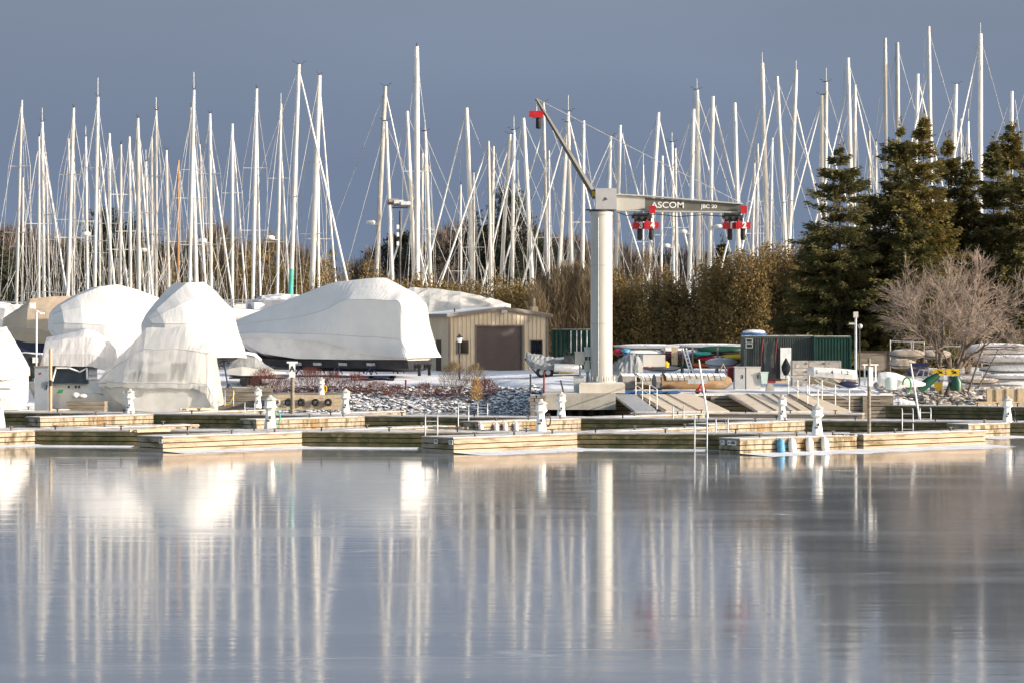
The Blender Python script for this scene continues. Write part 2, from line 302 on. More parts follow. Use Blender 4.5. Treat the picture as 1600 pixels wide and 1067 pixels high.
# ================================================================ setting
GZ = 1.83
def shore_y(x):
    if x < -1.5: return 142.0
    if x < 2.0: return 142.0 + (x + 1.5) / 3.5 * (132.0 - 142.0)
    if x < 18.5: return 132.0
    if x < 21.5: return 132.0 + (x - 18.5) / 3.0 * 5.0
    return 137.0
def ground_z(x, y):
    d = y - shore_y(x)
    steep = 9.0
    if 1.0 < x < 19.5: steep = 1.0
    top = 1.14 if 1.0 < x < 19.5 else 1.6
    if d <= 0: return max(-2.0, d * 0.35)
    if d < steep: return top * (d / steep) ** 0.85
    return top + (GZ - top) * min(1.0, (d - steep) / 18.0)
def build_land():
    xs = [-3000,-1200,-500,-200,-90,-60] + [ -45 + 0.75*i for i in range(121)] + [60,90,200,500,1200,3000]
    ys = [120 + 0.5*i for i in range(0, 120)] + [180 + 3*i for i in range(30)] + [290,340,420,560,800,1300,2500,5000]
    vs = []; fs = []
    for y in ys:
        for x in xs:
            z = ground_z(x, y)
            if 128 < y < 200 and abs(x) < 46: z += 0.05 * math.sin(x*1.3 + y*0.7) * math.sin(y*0.9 - x*0.4)
            vs.append((x, y, z))
    W = len(xs)
    for j in range(len(ys)-1):
        for i in range(W-1): fs.append((j*W+i, j*W+i+1, (j+1)*W+i+1, (j+1)*W+i))
    mb = MB(); mb.add(vs, fs, True); o = mb.build('ground', M['ground'], recalc=False); tag(o, kind='structure')
build_land()
mb = MB(); mb.add([(-3000,-400,0),(3000,-400,0),(3000,150,0),(-3000,150,0)], [(0,1,2,3)])
tag(mb.build('lake_ice', M['ice'], recalc=False), kind='structure')
# ---------------------------------------------------------------- riprap banks
def rocks(name, n, f, mat, smin, smax):
    """f() -> (x, y); a rubble of angular stones"""
    base = []
    for th, k in ((0.0,1),(0.9,5),(2.0,5),(math.pi,1)):
        for i in range(k): base.append((math.sin(th)*math.cos(i*2*math.pi/k + th), math.sin(th)*math.sin(i*2*math.pi/k + th), math.cos(th)))
    fs = [(0,i,i%5+1) for i in range(1,6)] + [(i, i+5, i%5+6) for i in range(1,6)] + [(i, i%5+6, i%5+1) for i in range(1,6)] + [(i+5, 11, i%5+6) for i in range(1,6)]
    mb = MB()
    for _ in range(n):
        x, y = f(); s = random.uniform(smin, smax); q = [s*random.uniform(0.7,1.25), s*random.uniform(0.6,1.0), s*random.uniform(0.4,0.75)]
        R = Matrix.Rotation(random.uniform(0,6.28), 3, 'Z') @ Matrix.Rotation(random.uniform(-0.5,0.5), 3, 'X'); z = ground_z(x, y)
        mb.add([R @ Vector([b[i]*q[i]*random.uniform(0.8,1.15) for i in range(3)]) + Vector((x, y, z + 0.1*s)) for b in base], fs)
    o = mb.build(name, mat); return o
def bank_l():
    x = random.uniform(-13, 1.6); return x, shore_y(x) + random.uniform(-0.6, 6.2)**1.0
def bank_r():
    x = random.uniform(20.2, 34); return x, 136.6 + random.uniform(0, 6.5)
tag(rocks('rubble', 2800, bank_l, M['rock'], 0.10, 0.29), 'snow dusted grey stones covering the sloping bank before the shed', 'rubble', kind='stuff')
tag(rocks('rubble', 1100, bank_r, M['rock_pale'], 0.14, 0.40), 'pale bare stones heaped along the shore under the leafless tree', 'rubble', kind='stuff')

# ================================================================ docks
def dock(name, label, p0, p1, width, zt, mat, cat='dock', group=None, boards=3, cleats=4, zb=-0.05, snow=True, pile=False, bh=0.19):
    """p0 -> p1 is the edge that faces the camera; the deck lies behind it"""
    p0 = Vector((p0[0], p0[1], 0)); p1 = Vector((p1[0], p1[1], 0))
    d = (p1 - p0); Ln = d.length; d.normalize(); nrm = Vector((-d.y, d.x, 0))
    if nrm.y < 0: nrm = -nrm
    root = thing(name, label, cat, (p0 + p1)/2 + nrm*width/2, group)
    rz = math.atan2(d.y, d.x); c = (p0 + p1)/2 + nrm*width/2
    mb = MB(); mb.box((c.x, c.y, (zt - 0.05 + zb)/2 - 0.02), (Ln - 0.12, width - 0.12, zt - 0.05 - zb - 0.04), rz); mb.build('float', M['core'], root)
    mb = MB(); z = zt - 0.045
    for k in range(boards):
        h = bh - 0.036
        for side in (0, 1):
            cc = (p0 + p1)/2 + nrm*(0.03 if side == 0 else width - 0.03)
            # boards come in 2-4 m lengths
            s = 0.0
            while s < Ln - 0.05:
                e = min(Ln, s + random.uniform(2.6, 4.2))
                if Ln - e < 0.8: e = Ln
                q = p0 + d*((s+e)/2) + nrm*(0.03 + random.uniform(-0.006, 0.006) if side == 0 else width - 0.03)
                mb.box((q.x, q.y, z - h/2), (e - s - 0.012, 0.06, h), rz); s = e
        for e in (0, 1):
            q = p0 + d*(0.03 if e == 0 else Ln - 0.03) + nrm*width/2
            mb.box((q.x, q.y, z - h/2), (0.06, width - 0.13, h), rz)
        z -= bh
    mb.build('fascia', mat, root)
    mb = MB(); mb.box((c.x, c.y, zt - 0.02), (Ln + 0.05, width + 0.05, 0.045), rz); mb.build('deck', M['wood_grey'], root)
    if snow:
        mb = MB(); mb.box((c.x, c.y, zt + 0.017), (Ln + 0.01, width - 0.02, 0.026), rz); mb.build('snow_cover', M['decksnow'], root)
    for k in range(cleats):
        q = p0 + d*(Ln*(k + 0.6)/(cleats + 0.2)) + nrm*0.14
        mb = MB(); mb.box((q.x, q.y, zt + 0.10), (0.05, 0.05, 0.16), rz); mb.box((q.x, q.y, zt + 0.185), (0.2, 0.05, 0.03), rz); mb.build('cleat', M['dark'], root)
    return root
def line_at(p, q, px):
    """point on the plan line p-q that shows at photo column px"""
    k = (px - 800) / F; dx, dy = q[0]-p[0], q[1]-p[1]
    t = (k*p[1] - p[0]) / (dx - k*dy); return Vector((p[0]+dx*t, p[1]+dy*t, 0))
A0, A1 = (-18.75, 100.0), (13.0, 95.6)
B0, B1 = (-24.3, 121.5), (18.5, 109.0)
adir = (Vector((*A1,0)) - Vector((*A0,0))).normalized(); bdir = (Vector((*B1,0)) - Vector((*B0,0))).normalized()
anrm = Vector((-adir.y, adir.x, 0)); bnrm = Vector((-bdir.y, bdir.x, 0))
dock('floating_pier', 'nearest long algae stained, shade tinted pier with snowy top, facing the open ice', Vector((*A0,0)) - adir*6, Vector((*A1,0)) - adir*0.4, 1.9, 0.58, M['wood_algae_shade'], cleats=14)
dock('floating_pier', 'second long dark timber pier, parallel behind the nearest one', Vector((*B0,0)) - bdir*6, Vector((*B1,0)) + bdir*5, 1.9, 0.58, M['wood_algae_shade'], cleats=16)
FG = 'short finger docks branching off the piers'
def finger(join, vec, label, mat, w=1.15, back=False, cl=3):
    j = Vector((join[0], join[1], 0)); e = j + Vector((*vec, 0))
    a, b = (j, e) if back else (e, j)
    return dock('finger_dock', label, a, b, w, 0.562, mat, group=FG, cleats=cl)
fv = (-4.75, -4.45)
j1 = line_at(A0, A1, 50); finger(j1 + Vector((0.3,0.15,0)), (-4.9,-4.3), 'nearest finger dock cut by the photo edge, weathered olive side', M['wood_aged'])
j2 = line_at(A0, A1, 472); F1 = j2 + Vector(fv).to_3d()
f1 = finger(j2, fv, 'nearest finger dock with a small ladder lying on its blunt end', M['wood_new'], w=1.6)
j3 = line_at(A0, A1, 902); f2 = finger(j3, (-4.6,-4.0), 'nearest finger dock with cleanest new planks, below the concrete crane pad', M['wood_new'], w=1.85)
N3 = Vector((X(1156,92.3), 92.3, 0)); J3 = Vector((12.9, 95.75, 0)); E3 = Vector((X(1540,100), 100, 0))
f3 = dock('finger_dock', 'nearest finger dock with the fenders hung along its sunny side', N3, J3, 1.15, 0.562, M['wood_aged'], group=FG, cleats=3)
dock('finger_dock', 'pale plank dock end reaching past the lamp pole into white ice', J3 + (E3-J3).normalized()*0.35, E3, 1.15, 0.562, M['wood_new'], group=FG, cleats=2)
bo = anrm*1.93
for px, lab in ((50, 'low sunlit finger dock behind the nearest pier, under the grey cabinet'), (472, 'sunlit finger dock behind the nearest pier, beside the bank of snowy stones'), (902, 'sunlit finger dock behind the nearest pier, below the plywood ramp')):
    j = line_at(A0, A1, px) + bo; finger(j + Vector((0.9,0,0)), (4.6, 4.3), lab, M['wood_aged'], back=True, cl=2)
bv = (-4.5, -4.3)
for px, lab in ((240, 'aged finger dock of the second pier, left of the plastic wrapped boat'), (570, 'clean finger dock of the second pier, below the row of tyre fenders'), (908, 'finger dock of the second pier carrying small white fenders'), (1258, 'finger dock of the second pier below the wide plywood ramps')):
    finger(line_at(B0, B1, px), bv, lab, M['wood_aged'])
E5 = Vector((X(1540,107.5), 107.5, 0))
dock('finger_dock', 'pale finger dock leaving the picture beside the last white pedestal', E5 - Vector((0.9,1.0,0)), E5 + Vector((5.5,4.4,0)), 1.15, 0.562, M['wood_aged'], group=FG)
bo2 = bnrm*1.93
for px, lab in ((-60, 'short sunlit dock behind the second pier, in front of the white motor cruiser'), (212, 'dark dock alongside the plastic wrapped boat'), (420, 'sunlit dock behind the second pier, beneath the tyre fenders'), (905, 'narrow dock at the foot of the grey gangway')):
    finger(line_at(B0, B1, px) + bo2 + Vector((0.9,0,0)), (4.6, 4.2), lab, M['wood_aged'], back=True, cl=2)
dock('floating_pier', 'narrow dark pier below the bare tree and pale stones', (X(1386,131), 131.5), (X(1640,128), 128.0), 1.6, 0.62, M['wood_algae_shade'], cleats=8)
dock('floating_pier', 'low snowy landing float at the foot of the plywood ramps', (X(985,121), 121.0), (X(1345,119.5), 119.0), 2.2, 0.56, M['wood_grey'], cleats=5)
# white rim of snow-ice frozen along the sunny sides of the docks
def rim(p0, p1, w):
    p0 = Vector(p0); p1 = Vector(p1); d = (p1-p0).normalized(); nr = Vector((d.y, -d.x, 0)); n = 26; a = []; b = []
    for i in range(n+1):
        q = p0 + (p1-p0)*i/n; a.append(q + nr*-0.1 + Vector((0,0,0.05))); b.append(q + nr*(w*(0.75 + 0.35*random.random())) + Vector((0,0,0.004)))
    mb = MB(); mb.loft([a, b], closed=False, cap=False); return mb.build('snow', M['snow'], recalc=False)
for a, b, ww in ((j1 + Vector((-4.6,-4.15,0)), j1 + Vector((0.2,0,0)), 1.3), (F1, j2, 1.6), (j3 + Vector((-4.6,-4.0,0)), j3, 1.9), (N3, E3, 2.0), (E5 - Vector((0.9,1,0)), E5 + Vector((5.5,4.4,0)), 1.6)):
    tag(rim(a, b, ww), kind='structure')
for px0, px1 in ((60, 215), (480, 655), (910, 1100)):
    a = line_at(A0, A1, px0) + Vector((0,-0.9,0)); b = line_at(A0, A1, px1) + Vector((0,-0.9,0)); tag(rim(a, b, 0.5), kind='structure')
# ---------------------------------------------------------------- sea walls, crane pad, ramps
wall = MB(); wy = 131.5
root = thing('timber_wall', 'dark timber retaining wall behind the plywood ramps', 'wall', (12, wy, 0))
for k in range(6):
    wall.bbox((4.4, wy, 0.02 + k*0.19), (19.6, wy + 0.25, 0.19 + k*0.19 - 0.02))
wall.build('boards', M['wood_grey'], root)
mb = MB(); mb.bbox((4.4, wy + 0.26, -0.1), (19.6, wy + 0.4, 1.10)); mb.build('backing', M['core'], root)
mb = MB()
for x in (5, 7.6, 10.2, 12.8, 15.4, 18.0): mb.bbox((x, wy - 0.16, -0.2), (x + 0.22, wy - 0.003, 1.1))
mb.build('post', M['wood_grey'], root)
mb = MB(); mb.bbox((4.4, wy - 0.05, 1.13), (19.6, wy + 0.9, 1.19)); mb.build('cap', M['snow'], root)
root = thing('timber_wall', 'weathered timber shore wall right of the plastic wrapped boat', 'wall', (X(385,140), 140, 0))
mb = MB()
for k in range(5): mb.bbox((X(335,140), 140, 0.1 + 0.25*k), (X(425,140), 140.2, 0.33 + 0.25*k))
mb.build('boards', M['wood_grey'], root); mb = MB(); mb.bbox((X(335,140), 140.21, 0), (X(425,140), 140.4, 1.28)); mb.build('backing', M['core'], root)
root = thing('timber_wall', 'sunlit timber landing wall hung with five tyre fenders', 'wall', (X(490,137), 137, 0))
mb = MB()
for k in range(4): mb.box((X(487,137), 137.1, 0.33 + 0.21*k), (X(545,137)-X(428,137), 0.2, 0.19), 0.05)
mb.build('boards', M['lwood'], root)
mb = MB(); mb.box((X(487,137), 138.3, 1.06), (X(545,137)-X(428,137), 2.6, 0.06), 0.05); mb.build('deck', M['wood_grey'], root)
for px, lab in ((432,'pale tyre fender at the end of the landing wall'),(451,'tyre fender just left of the A sign pole'),(471,'black tyre fender just right of the A sign pole'),(493,'black tyre fender in the middle right of the landing wall'),(513,'last black tyre fender, next to the stony bank')):
    mb = MB(); c = P(px, 628, 136.85); R = 0.14; rr = 0.075
    mb.loft([[c + Vector(((R + rr*math.cos(b))*math.cos(a), rr*1.3*math.sin(b), (R + rr*math.cos(b))*math.sin(a))) for b in [i*math.pi/3 for i in range(6)]] for a in [j*2*math.pi/14 for j in range(15)]], cap=False)
    tag(mb.build('tyre_fender', M['black'] if px > 440 else M['concrete'], None), lab, 'fender', 'tyre fenders on the landing wall')
# crane pad
PD = 127.0
root = thing('concrete_pad', 'concrete quay slab on dark piles that carries the column crane', 'quay', (X(900,PD), PD, 0))
mb = MB(); mb.bbox((X(848,PD), PD, 0.55), (X(962,PD), 136.0, 1.36)); mb.build('slab', M['concrete'], root)
for k in range(7):
    mb = MB(); xx = X(856 + k*17, PD+0.6); mb.tube([(xx, PD+0.6, -0.3), (xx, PD+0.6, 0.545)], 0.14, 8); mb.build('pile', M['core'], root)
mb = MB(); mb.bbox((X(852,PD), PD + 1.6, -0.3), (X(962,PD), PD + 1.75, 0.545)); mb.build('back_wall', M['core'], root)
mb = MB(); mb.bbox((X(851,PD), PD+0.25, 1.363), (X(958,PD), 135.6, 1.385)); mb.build('snow_cover', M['decksnow'], root)
root = thing('gabion', 'stacked grey stone end wall at the end of the crane quay', 'wall', (X(838,PD), PD+0.3, 0))
mb = MB()
for k in range(6):
    for i in range(3): mb.box((X(831 + i*8 + (k%2)*2, PD+0.2), PD + 0.6, 0.35 + k*0.17), (0.27, 1.6, 0.15), random.uniform(-.1,.1))
mb.build('stones', M['rock'], root)
# ramps
def ramp(name, label, a0, a1, b0, b1, mat, th=0.12, rails=(), planks=0, cat='ramp'):
    """a0,a1: upper edge ends (photo px at the wall); b0,b1: lower edge ends"""
    zt, zb_, Dt, Db = 1.215, 0.66, wy - 0.05, 121.6
    A0_ = Vector((X(a0,Dt), Dt, zt)); A1_ = Vector((X(a1,Dt), Dt, zt)); B0_ = Vector((X(b0,Db), Db, zb_)); B1_ = Vector((X(b1,Db), Db, zb_))
    root = thing(name, label, cat, (A0_+B1_)/2)
    mb = MB(); dn = Vector((0,0,-th)); mb.add([A0_,A1_,B1_,B0_,A0_+dn,A1_+dn,B1_+dn,B0_+dn], [(0,1,2,3),(7,6,5,4),(0,4,5,1),(1,5,6,2),(2,6,7,3),(3,7,4,0)]); mb.build('deck', mat, root)
    for u in planks or ():
        mb = MB(); p = A0_.lerp(A1_, u[0]) + Vector((0,0,0.012)); q = B0_.lerp(B1_, u[0]) + Vector((0,0,0.012)); wv = Vector((u[1],0,0)); up = Vector((0,0,0.03))
        mb.add([p,p+wv,q+wv,q,p+up,p+wv+up,q+wv+up,q+up], [(0,1,2,3),(7,6,5,4),(0,4,5,1),(1,5,6,2),(2,6,7,3),(3,7,4,0)]); mb.build('batten', M[u[2]], root)
    for side in rails:
        p, q = (A0_, B0_) if side == 0 else (A1_, B1_)
        mb = MB(); ns = 4; up = Vector((0,0,1.0))
        for i in range(ns):
            r = p.lerp(q, 0.04 + 0.92*i/(ns-1)); mb.tube([r, r + up], 0.028, 6)
        for h in (0.5, 1.0): mb.tube([p.lerp(q,0.03) + Vector((0,0,h)), p.lerp(q,0.97) + Vector((0,0,h))], 0.028, 6)
        mb.build('handrail', M['white'], root)
    return root
ramp('gangway', 'narrow grey gangway with white handrail beside the crane', 958, 992, 992, 1028, M['steel'], rails=(1,), cat='gangway')
ramp('plywood_ramp', 'broad plywood ramp between the gangway and the dark gap', 996, 1084, 1040, 1140, M['ply'], planks=((0.28,0.16,'concrete_pale'),(0.52,0.03,'wood_grey'),(0.0,0.05,'wood_grey')))
ramp('plywood_ramp', 'broad plywood ramp to the right of the dark gap', 1137, 1226, 1184, 1268, M['ply'], planks=((0.33,0.05,'wood_grey'),(0.60,0.16,'concrete_pale'),(0.78,0.05,'wood_grey')))
ramp('plywood_ramp', 'plywood ramp with white handrails, farthest from the crane', 1230, 1262, 1280, 1330, M['ply'], rails=(0, 1), planks=((0.0,0.07,'dark'),))
# ---------------------------------------------------------------- fuzzy foliage machinery
def unit(a): return a / np.maximum(np.linalg.norm(a, axis=1, keepdims=True), 1e-9)
def cards(C, A, l, wd):
    """diamond leaf/twig faces at centres C along A"""
    A = unit(A); B = unit(np.cross(A, RNG.normal(size=A.shape))); l = np.asarray(l).reshape(-1,1)/2; wd = np.asarray(wd).reshape(-1,1)/2
    return np.stack([C - A*l, C + B*wd, C + A*l, C - B*wd], 1)
def spruce(label, base, H, R, mat, dens=1.0, bare=0.1, lean=0.0, group='tall spruces at the right', trunk_mat=None, name='spruce_tree', leaf=1.0):
    root = thing(name, label, 'tree', base, group); b = np.array(base)
    mb = MB(); mb.tube([Vector(base) + Vector((lean*t*t*H, 0, H*t)) for t in (0, .3, .6, .97)], [0.02*H**1.0*0.75, 0.011*H, 0.006*H, 0.01], 7)
    V = []; brm = mb; nl = int(H/0.30)
    side = RNG.uniform(0.62, 1.18, (8, 7))
    for i in range(nl):
        t = bare + (1-bare)*(i + RNG.uniform(-.3,.3))/nl; t = min(max(t + RNG.normal()*0.02, bare), .985)
        nbr = int((5 + 3*(1-t))*dens + RNG.random())
        for j in range(nbr):
            tj = t + RNG.uniform(-.012,.012)
            az = RNG.random()*2*math.pi
            Lb = R*(1-t)**0.78*side[int(az/6.2832*8)%8, int(t*6.99)]*RNG.uniform(0.6,1.12) + 0.16
            if RNG.random() < 0.07: continue
            rise = 0.55*t - 0.25 + RNG.normal()*0.07
            d = np.array([math.cos(az), math.sin(az), rise]); lat = np.array([-math.sin(az), math.cos(az), 0.0]); o = b + np.array([lean*t*t*H, 0, tj*H])
            m_ = int((12 + 34*Lb)*leaf)
            s_ = RNG.random(m_)**0.6; sgn = RNG.uniform(-1,1,m_)
            sag = -0.16*Lb*s_ + 0.14*Lb*s_**3
            C = o + d*Lb*s_[:,None] + lat*(sgn*0.30*Lb*(1.05-s_)*0.8)[:,None] + RNG.normal(size=(m_,3))*np.array([.05,.05,.06]); C[:,2] += sag - np.abs(RNG.normal(size=m_))*0.10
            A = d*(0.5 + s_[:,None]) + lat*(sgn*0.9)[:,None] + RNG.normal(size=(m_,3))*0.35 + np.array([0,0,-0.35])
            V.append(cards(C, A, RNG.uniform(0.16,0.42,m_)/leaf**.5, RNG.uniform(0.05,0.11,m_)/leaf**.5))
            if j == 0: brm.tube([o, o + d*Lb*0.9], [0.03, 0.01], 3)
    # leader
    m_ = 40; C = b + np.array([lean*H,0,H]) + RNG.normal(size=(m_,3))*np.array([.10,.10,.45]) - np.array([0,0,.35]); V.append(cards(C, RNG.normal(size=(m_,3))+np.array([0,0,1.2]), np.full(m_,.35), np.full(m_,.09)))
    np_mesh('crown', np.concatenate(V), mat, root)
    brm.build('trunk', trunk_mat or M['bark'], root, recalc=False)
    return root
def hedge(name, label, segs, mat, cat='hedge', group=None, leaf=(0.09,0.26), dens=1000, bare=0.0):
    """segs: (x, y, height, radius) upright bushy columns merged into one thing"""
    cx = sum(s[0] for s in segs)/len(segs); cy = sum(s[1] for s in segs)/len(segs)
    root = thing(name, label, cat, (cx, cy, GZ), group); V = []
    tb = MB()
    for (x, y, h, r) in segs:
        h *= RNG.uniform(.90,1.05); n = int(dens*h*r/3); x += RNG.normal()*.5; y += RNG.normal()*.6
        for _k in range(9):      # plumes
            a = RNG.random()*6.28; rr = r*0.95*math.sqrt(RNG.random()); hh = h*RNG.uniform(0.55,1.05); m_ = n//9
            t = RNG.random(m_)**0.85; th = RNG.random(m_)*6.28; rad = r*0.60*(1.02-t)**0.55*np.sqrt(RNG.random(m_)*0.6+0.4)
            C = np.stack([x + rr*math.cos(a) + rad*np.cos(th), y + rr*math.sin(a) + rad*np.sin(th), GZ - 0.2 + hh*t], 1) + RNG.normal(size=(m_,3))*0.16
            A = RNG.normal(size=(m_,3))*0.75 + np.array([0,0,0.6])
            V.append(cards(C, A, RNG.uniform(*leaf, m_), RNG.uniform(0.06,0.15,m_)))
        tb.tube([(x, y, GZ-0.2), (x, y, GZ + h*0.7)], [0.09, 0.03], 5)
    np_mesh('foliage', np.concatenate(V), mat, root)
    return root
def brush(name, label, segs, mat, cat='shrub', group=None, dens=260, ln=(0.5,1.4), wd=(0.016,0.035), up=0.9, kind=None, trunks=None, spread=1.0):
    V = []
    for (x, y, z, h, r) in segs:
        n = int(dens*max(0.6,h)*max(r,0.5))
        t = RNG.random(n)**0.8; th = RNG.random(n)*6.28; rad = r*np.sqrt(RNG.random(n))*(0.35 + 0.65*np.sin(np.clip(t*0.9+0.15,0,1)*math.pi)**0.6)
        C = np.stack([x + rad*np.cos(th), y + rad*np.sin(th), z + h*t], 1)
        A = np.stack([np.cos(th)*rad/r*0.55*spread, np.sin(th)*rad/r*0.55*spread, np.full(n, up)], 1) + RNG.normal(size=(n,3))*0.28
        V.append(cards(C, A, RNG.uniform(*ln, n)*min(1.0, 0.4+h/5), RNG.uniform(*wd, n)))
        if trunks:
            k = max(1, int(trunks)); tt = RNG.random((k,2))*2-1
            C = np.stack([x + tt[:,0]*r*0.4, y + tt[:,1]*r*0.4, np.full(k, z + h*0.36)], 1); V.append(cards(C, np.tile(np.array([0.0,0,1.0]),(k,1)) + RNG.normal(size=(k,3))*0.06, np.full(k, h*0.75), np.full(k, 0.12)))
    V = np.concatenate(V)
    o = np_mesh(name, V, mat, None); return tag(o, label, cat, group, kind)
def bare_tree(label, base, H, mat, seed=3, name='bare_tree', levels=5, spreadx=1.0, tr=0.16, stems=2, lean0=0.25, twmat=None, group=None):
    rnd = random.Random(seed); root = thing(name, label, 'tree', base, group); tk = MB(); tw = MB()
    def grow(p, d, L_, r, lev):
        pts = [p]; q = p; dd = d
        for i in range(3):
            dd = (dd + Vector((rnd.uniform(-1,1)*spreadx, rnd.uniform(-1,1), rnd.uniform(-.7,.8)))*0.24).normalized(); q = q + dd*L_/3; pts.append(q)
        rr = [r, r*0.88, r*0.76, r*0.62]
        (tk if lev < 3 else tw).tube(pts, rr, 6 if lev < 2 else 3, cap=False)
        if lev >= levels: return
        nc = rnd.choice((2,3,3)) if lev else 4
        for i in range(nc):
            s = rnd.uniform(0.35, 1.0); k = min(2, int(s*3)); u = s*3 - k; st = pts[k].lerp(pts[k+1], min(1,u))
            nd = (dd + Vector((rnd.uniform(-1,1)*spreadx, rnd.uniform(-1,1)*0.9, rnd.uniform(-0.55,0.6)))*1.0).normalized()
            grow(st, nd, L_*rnd.uniform(0.6,0.82), max(r*0.48, 0.007), lev+1)
        grow(pts[-1], dd, L_*0.7, max(r*0.6, 0.007), lev+1)
    for s in range(stems):
        b = Vector(base) + Vector((rnd.uniform(-.4,.4), rnd.uniform(-.4,.4), -0.2)); grow(b, Vector((rnd.uniform(-lean0,lean0), rnd.uniform(-.15,.15), 1)).normalized(), H*0.34, tr*rnd.uniform(0.7,1.1), 0)
    tk.build('trunk', mat, root, recalc=False); tw.build('crown', twmat or M['twig'], root, recalc=False)
    return root
# ---------------------------------------------------------------- vegetation
sp = [  # px of top, py of top, distance, radius, material, label
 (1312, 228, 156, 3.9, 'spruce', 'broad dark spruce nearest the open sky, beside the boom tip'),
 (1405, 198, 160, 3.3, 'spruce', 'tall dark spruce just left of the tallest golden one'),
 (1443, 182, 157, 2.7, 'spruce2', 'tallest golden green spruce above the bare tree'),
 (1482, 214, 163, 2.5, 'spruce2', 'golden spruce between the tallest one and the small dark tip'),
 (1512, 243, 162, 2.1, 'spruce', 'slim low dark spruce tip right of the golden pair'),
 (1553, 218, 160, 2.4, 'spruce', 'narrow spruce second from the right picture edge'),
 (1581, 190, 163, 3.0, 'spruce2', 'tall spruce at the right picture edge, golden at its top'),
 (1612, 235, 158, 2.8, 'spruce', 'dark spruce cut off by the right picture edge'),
 (1278, 352, 158, 3.0, 'spruce', 'short wide spruce where the hedge meets the tall trees'),
 (1428, 330, 154, 3.0, 'spruce', 'short spruce standing before the tallest golden one'),
 (1358, 300, 159, 3.0, 'spruce', 'lower spruce filling the gap between the two leftmost spruces'),
]
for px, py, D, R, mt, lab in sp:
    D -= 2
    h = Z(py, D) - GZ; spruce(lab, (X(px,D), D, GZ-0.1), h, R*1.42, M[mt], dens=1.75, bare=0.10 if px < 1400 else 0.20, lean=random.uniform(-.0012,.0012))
# low skirts of spruce bough
def hrow(x0px, x1px, D, pys, n, r, jit=0.35):
    out_ = []
    for i in range(n):
        u = i/(n-1); px = x0px + (x1px-x0px)*u + random.uniform(-4,4); k = u*(len(pys)-1); a = int(min(k, len(pys)-2)); py = pys[a] + (pys[a+1]-pys[a])*(k-a) + random.uniform(-9,9)
        DD = D + random.uniform(-2,2); out_.append((X(px,DD), DD, Z(py,DD)-GZ, r*random.uniform(0.8,1.25)))
    return out_
hedge('cedar_shrub', 'round brown green cedar mound behind the peak of the large white cover', [(X(p_,184), 184+random.uniform(-1,1), Z(y_,184)-GZ, 1.5) for p_, y_ in ((508,448),(524,428),(540,408),(556,404),(572,410),(588,420),(606,432),(622,440))], M['cedar'], 'shrub')
hedge('cedar_hedge', 'cedar hedge behind the silver tarpaulin and the shed roof', hrow(630, 815, 186, (430,428,440,436,428,425), 28, 1.3), M['cedar'], group='cedar hedges behind the yard')
hedge('cedar_hedge', 'cedar hedge showing between the shed and the crane column', hrow(818, 935, 183, (432,440,428,436), 17, 1.25), M['cedar'], group='cedar hedges behind the yard')
hedge('cedar_hedge', 'cedar hedge behind the canoe rack, right of the crane column', hrow(950, 1110, 181, (415,436,432,420,428), 27, 1.3), M['cedar'], group='cedar hedges behind the yard')
hedge('cedar_hedge', 'taller darker cedar hedge merging into the broad spruce', hrow(1112, 1290, 178, (412,396,384,378,366,380), 32, 1.4), M['cedar'], group='cedar hedges behind the yard', dens=1000)
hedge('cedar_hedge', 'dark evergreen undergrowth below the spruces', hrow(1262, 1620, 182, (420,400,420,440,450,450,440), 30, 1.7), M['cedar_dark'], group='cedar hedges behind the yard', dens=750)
# bare brush among the hedge
brush('thicket', 'leafless purple brown thicket of saplings left of the crane column', [(X(p_,180), 180+random.uniform(-1,1), GZ, Z(y_,180)-GZ, 1.1) for p_, y_ in ((850,430),(868,422),(884,418),(900,415),(914,420),(928,430),(838,450))], M['twig_olive'], 'shrub', dens=190, ln=(0.7,1.8), trunks=5)
brush('thicket', 'thin reddish saplings rising above the hedge right of the crane column', [(X(p_,184), 184, GZ, Z(y_,184)-GZ, 1.0) for p_, y_ in ((968,418),(990,415),(1010,395),(1030,420))], M['twig_olive'], 'shrub', dens=110, ln=(0.7,1.8), trunks=4)
# far woods beyond the boatyard read as one mass
segs = []
def wood(px0, px1, pys, D, step, r):
    n = int((px1-px0)/step)
    for i in range(n):
        u = i/max(1,n-1); k = u*(len(pys)-1); a = int(min(k, len(pys)-2)); py = pys[a] + (pys[a+1]-pys[a])*(k-a) + random.uniform(-16,10); DD = D + random.uniform(-8,8)
        segs.append((X(px0+(px1-px0)*u, DD), DD, GZ, Z(py,DD)-GZ, r*random.uniform(0.8,1.2)))
wood(-420, -30, (400,390,395,385,390), 262, 24, 3.0)
wood(1640, 2000, (390,380,390,400), 262, 24, 3.0)
wood(-30, 130, (385,365,372,385,400), 262, 15, 2.6)
wood(120, 340, (385,380,385,395,385,375), 262, 12, 2.4)
wood(330, 500, (365,390,380,400,410), 262, 13, 2.4)
wood(560, 700, (412,405,400,400), 262, 16, 2.2)
wood(690, 960, (370,360,370,375,380,385,395), 262, 17, 2.4)
wood(955, 1120, (400,395,405,410), 262, 18, 2.2)
brush('woods', 'far leafless brown woods behind the forest of masts', segs, M['twig_far'], 'woods', dens=44, ln=(1.2,3.2), wd=(0.05,0.11), kind='stuff', trunks=4)
hedge('cedar_hedge', 'distant brown cedar line behind the masts above the white covers', [(X(p_,240), 240+random.uniform(-3,3), Z(y_,240)-GZ, 2.4) for p_, y_ in [(q, 385+random.uniform(-18,22)) for q in range(255, 520, 17)]], M['cedar'], dens=240, leaf=(0.4,0.9), group='cedar hedges behind the yard')
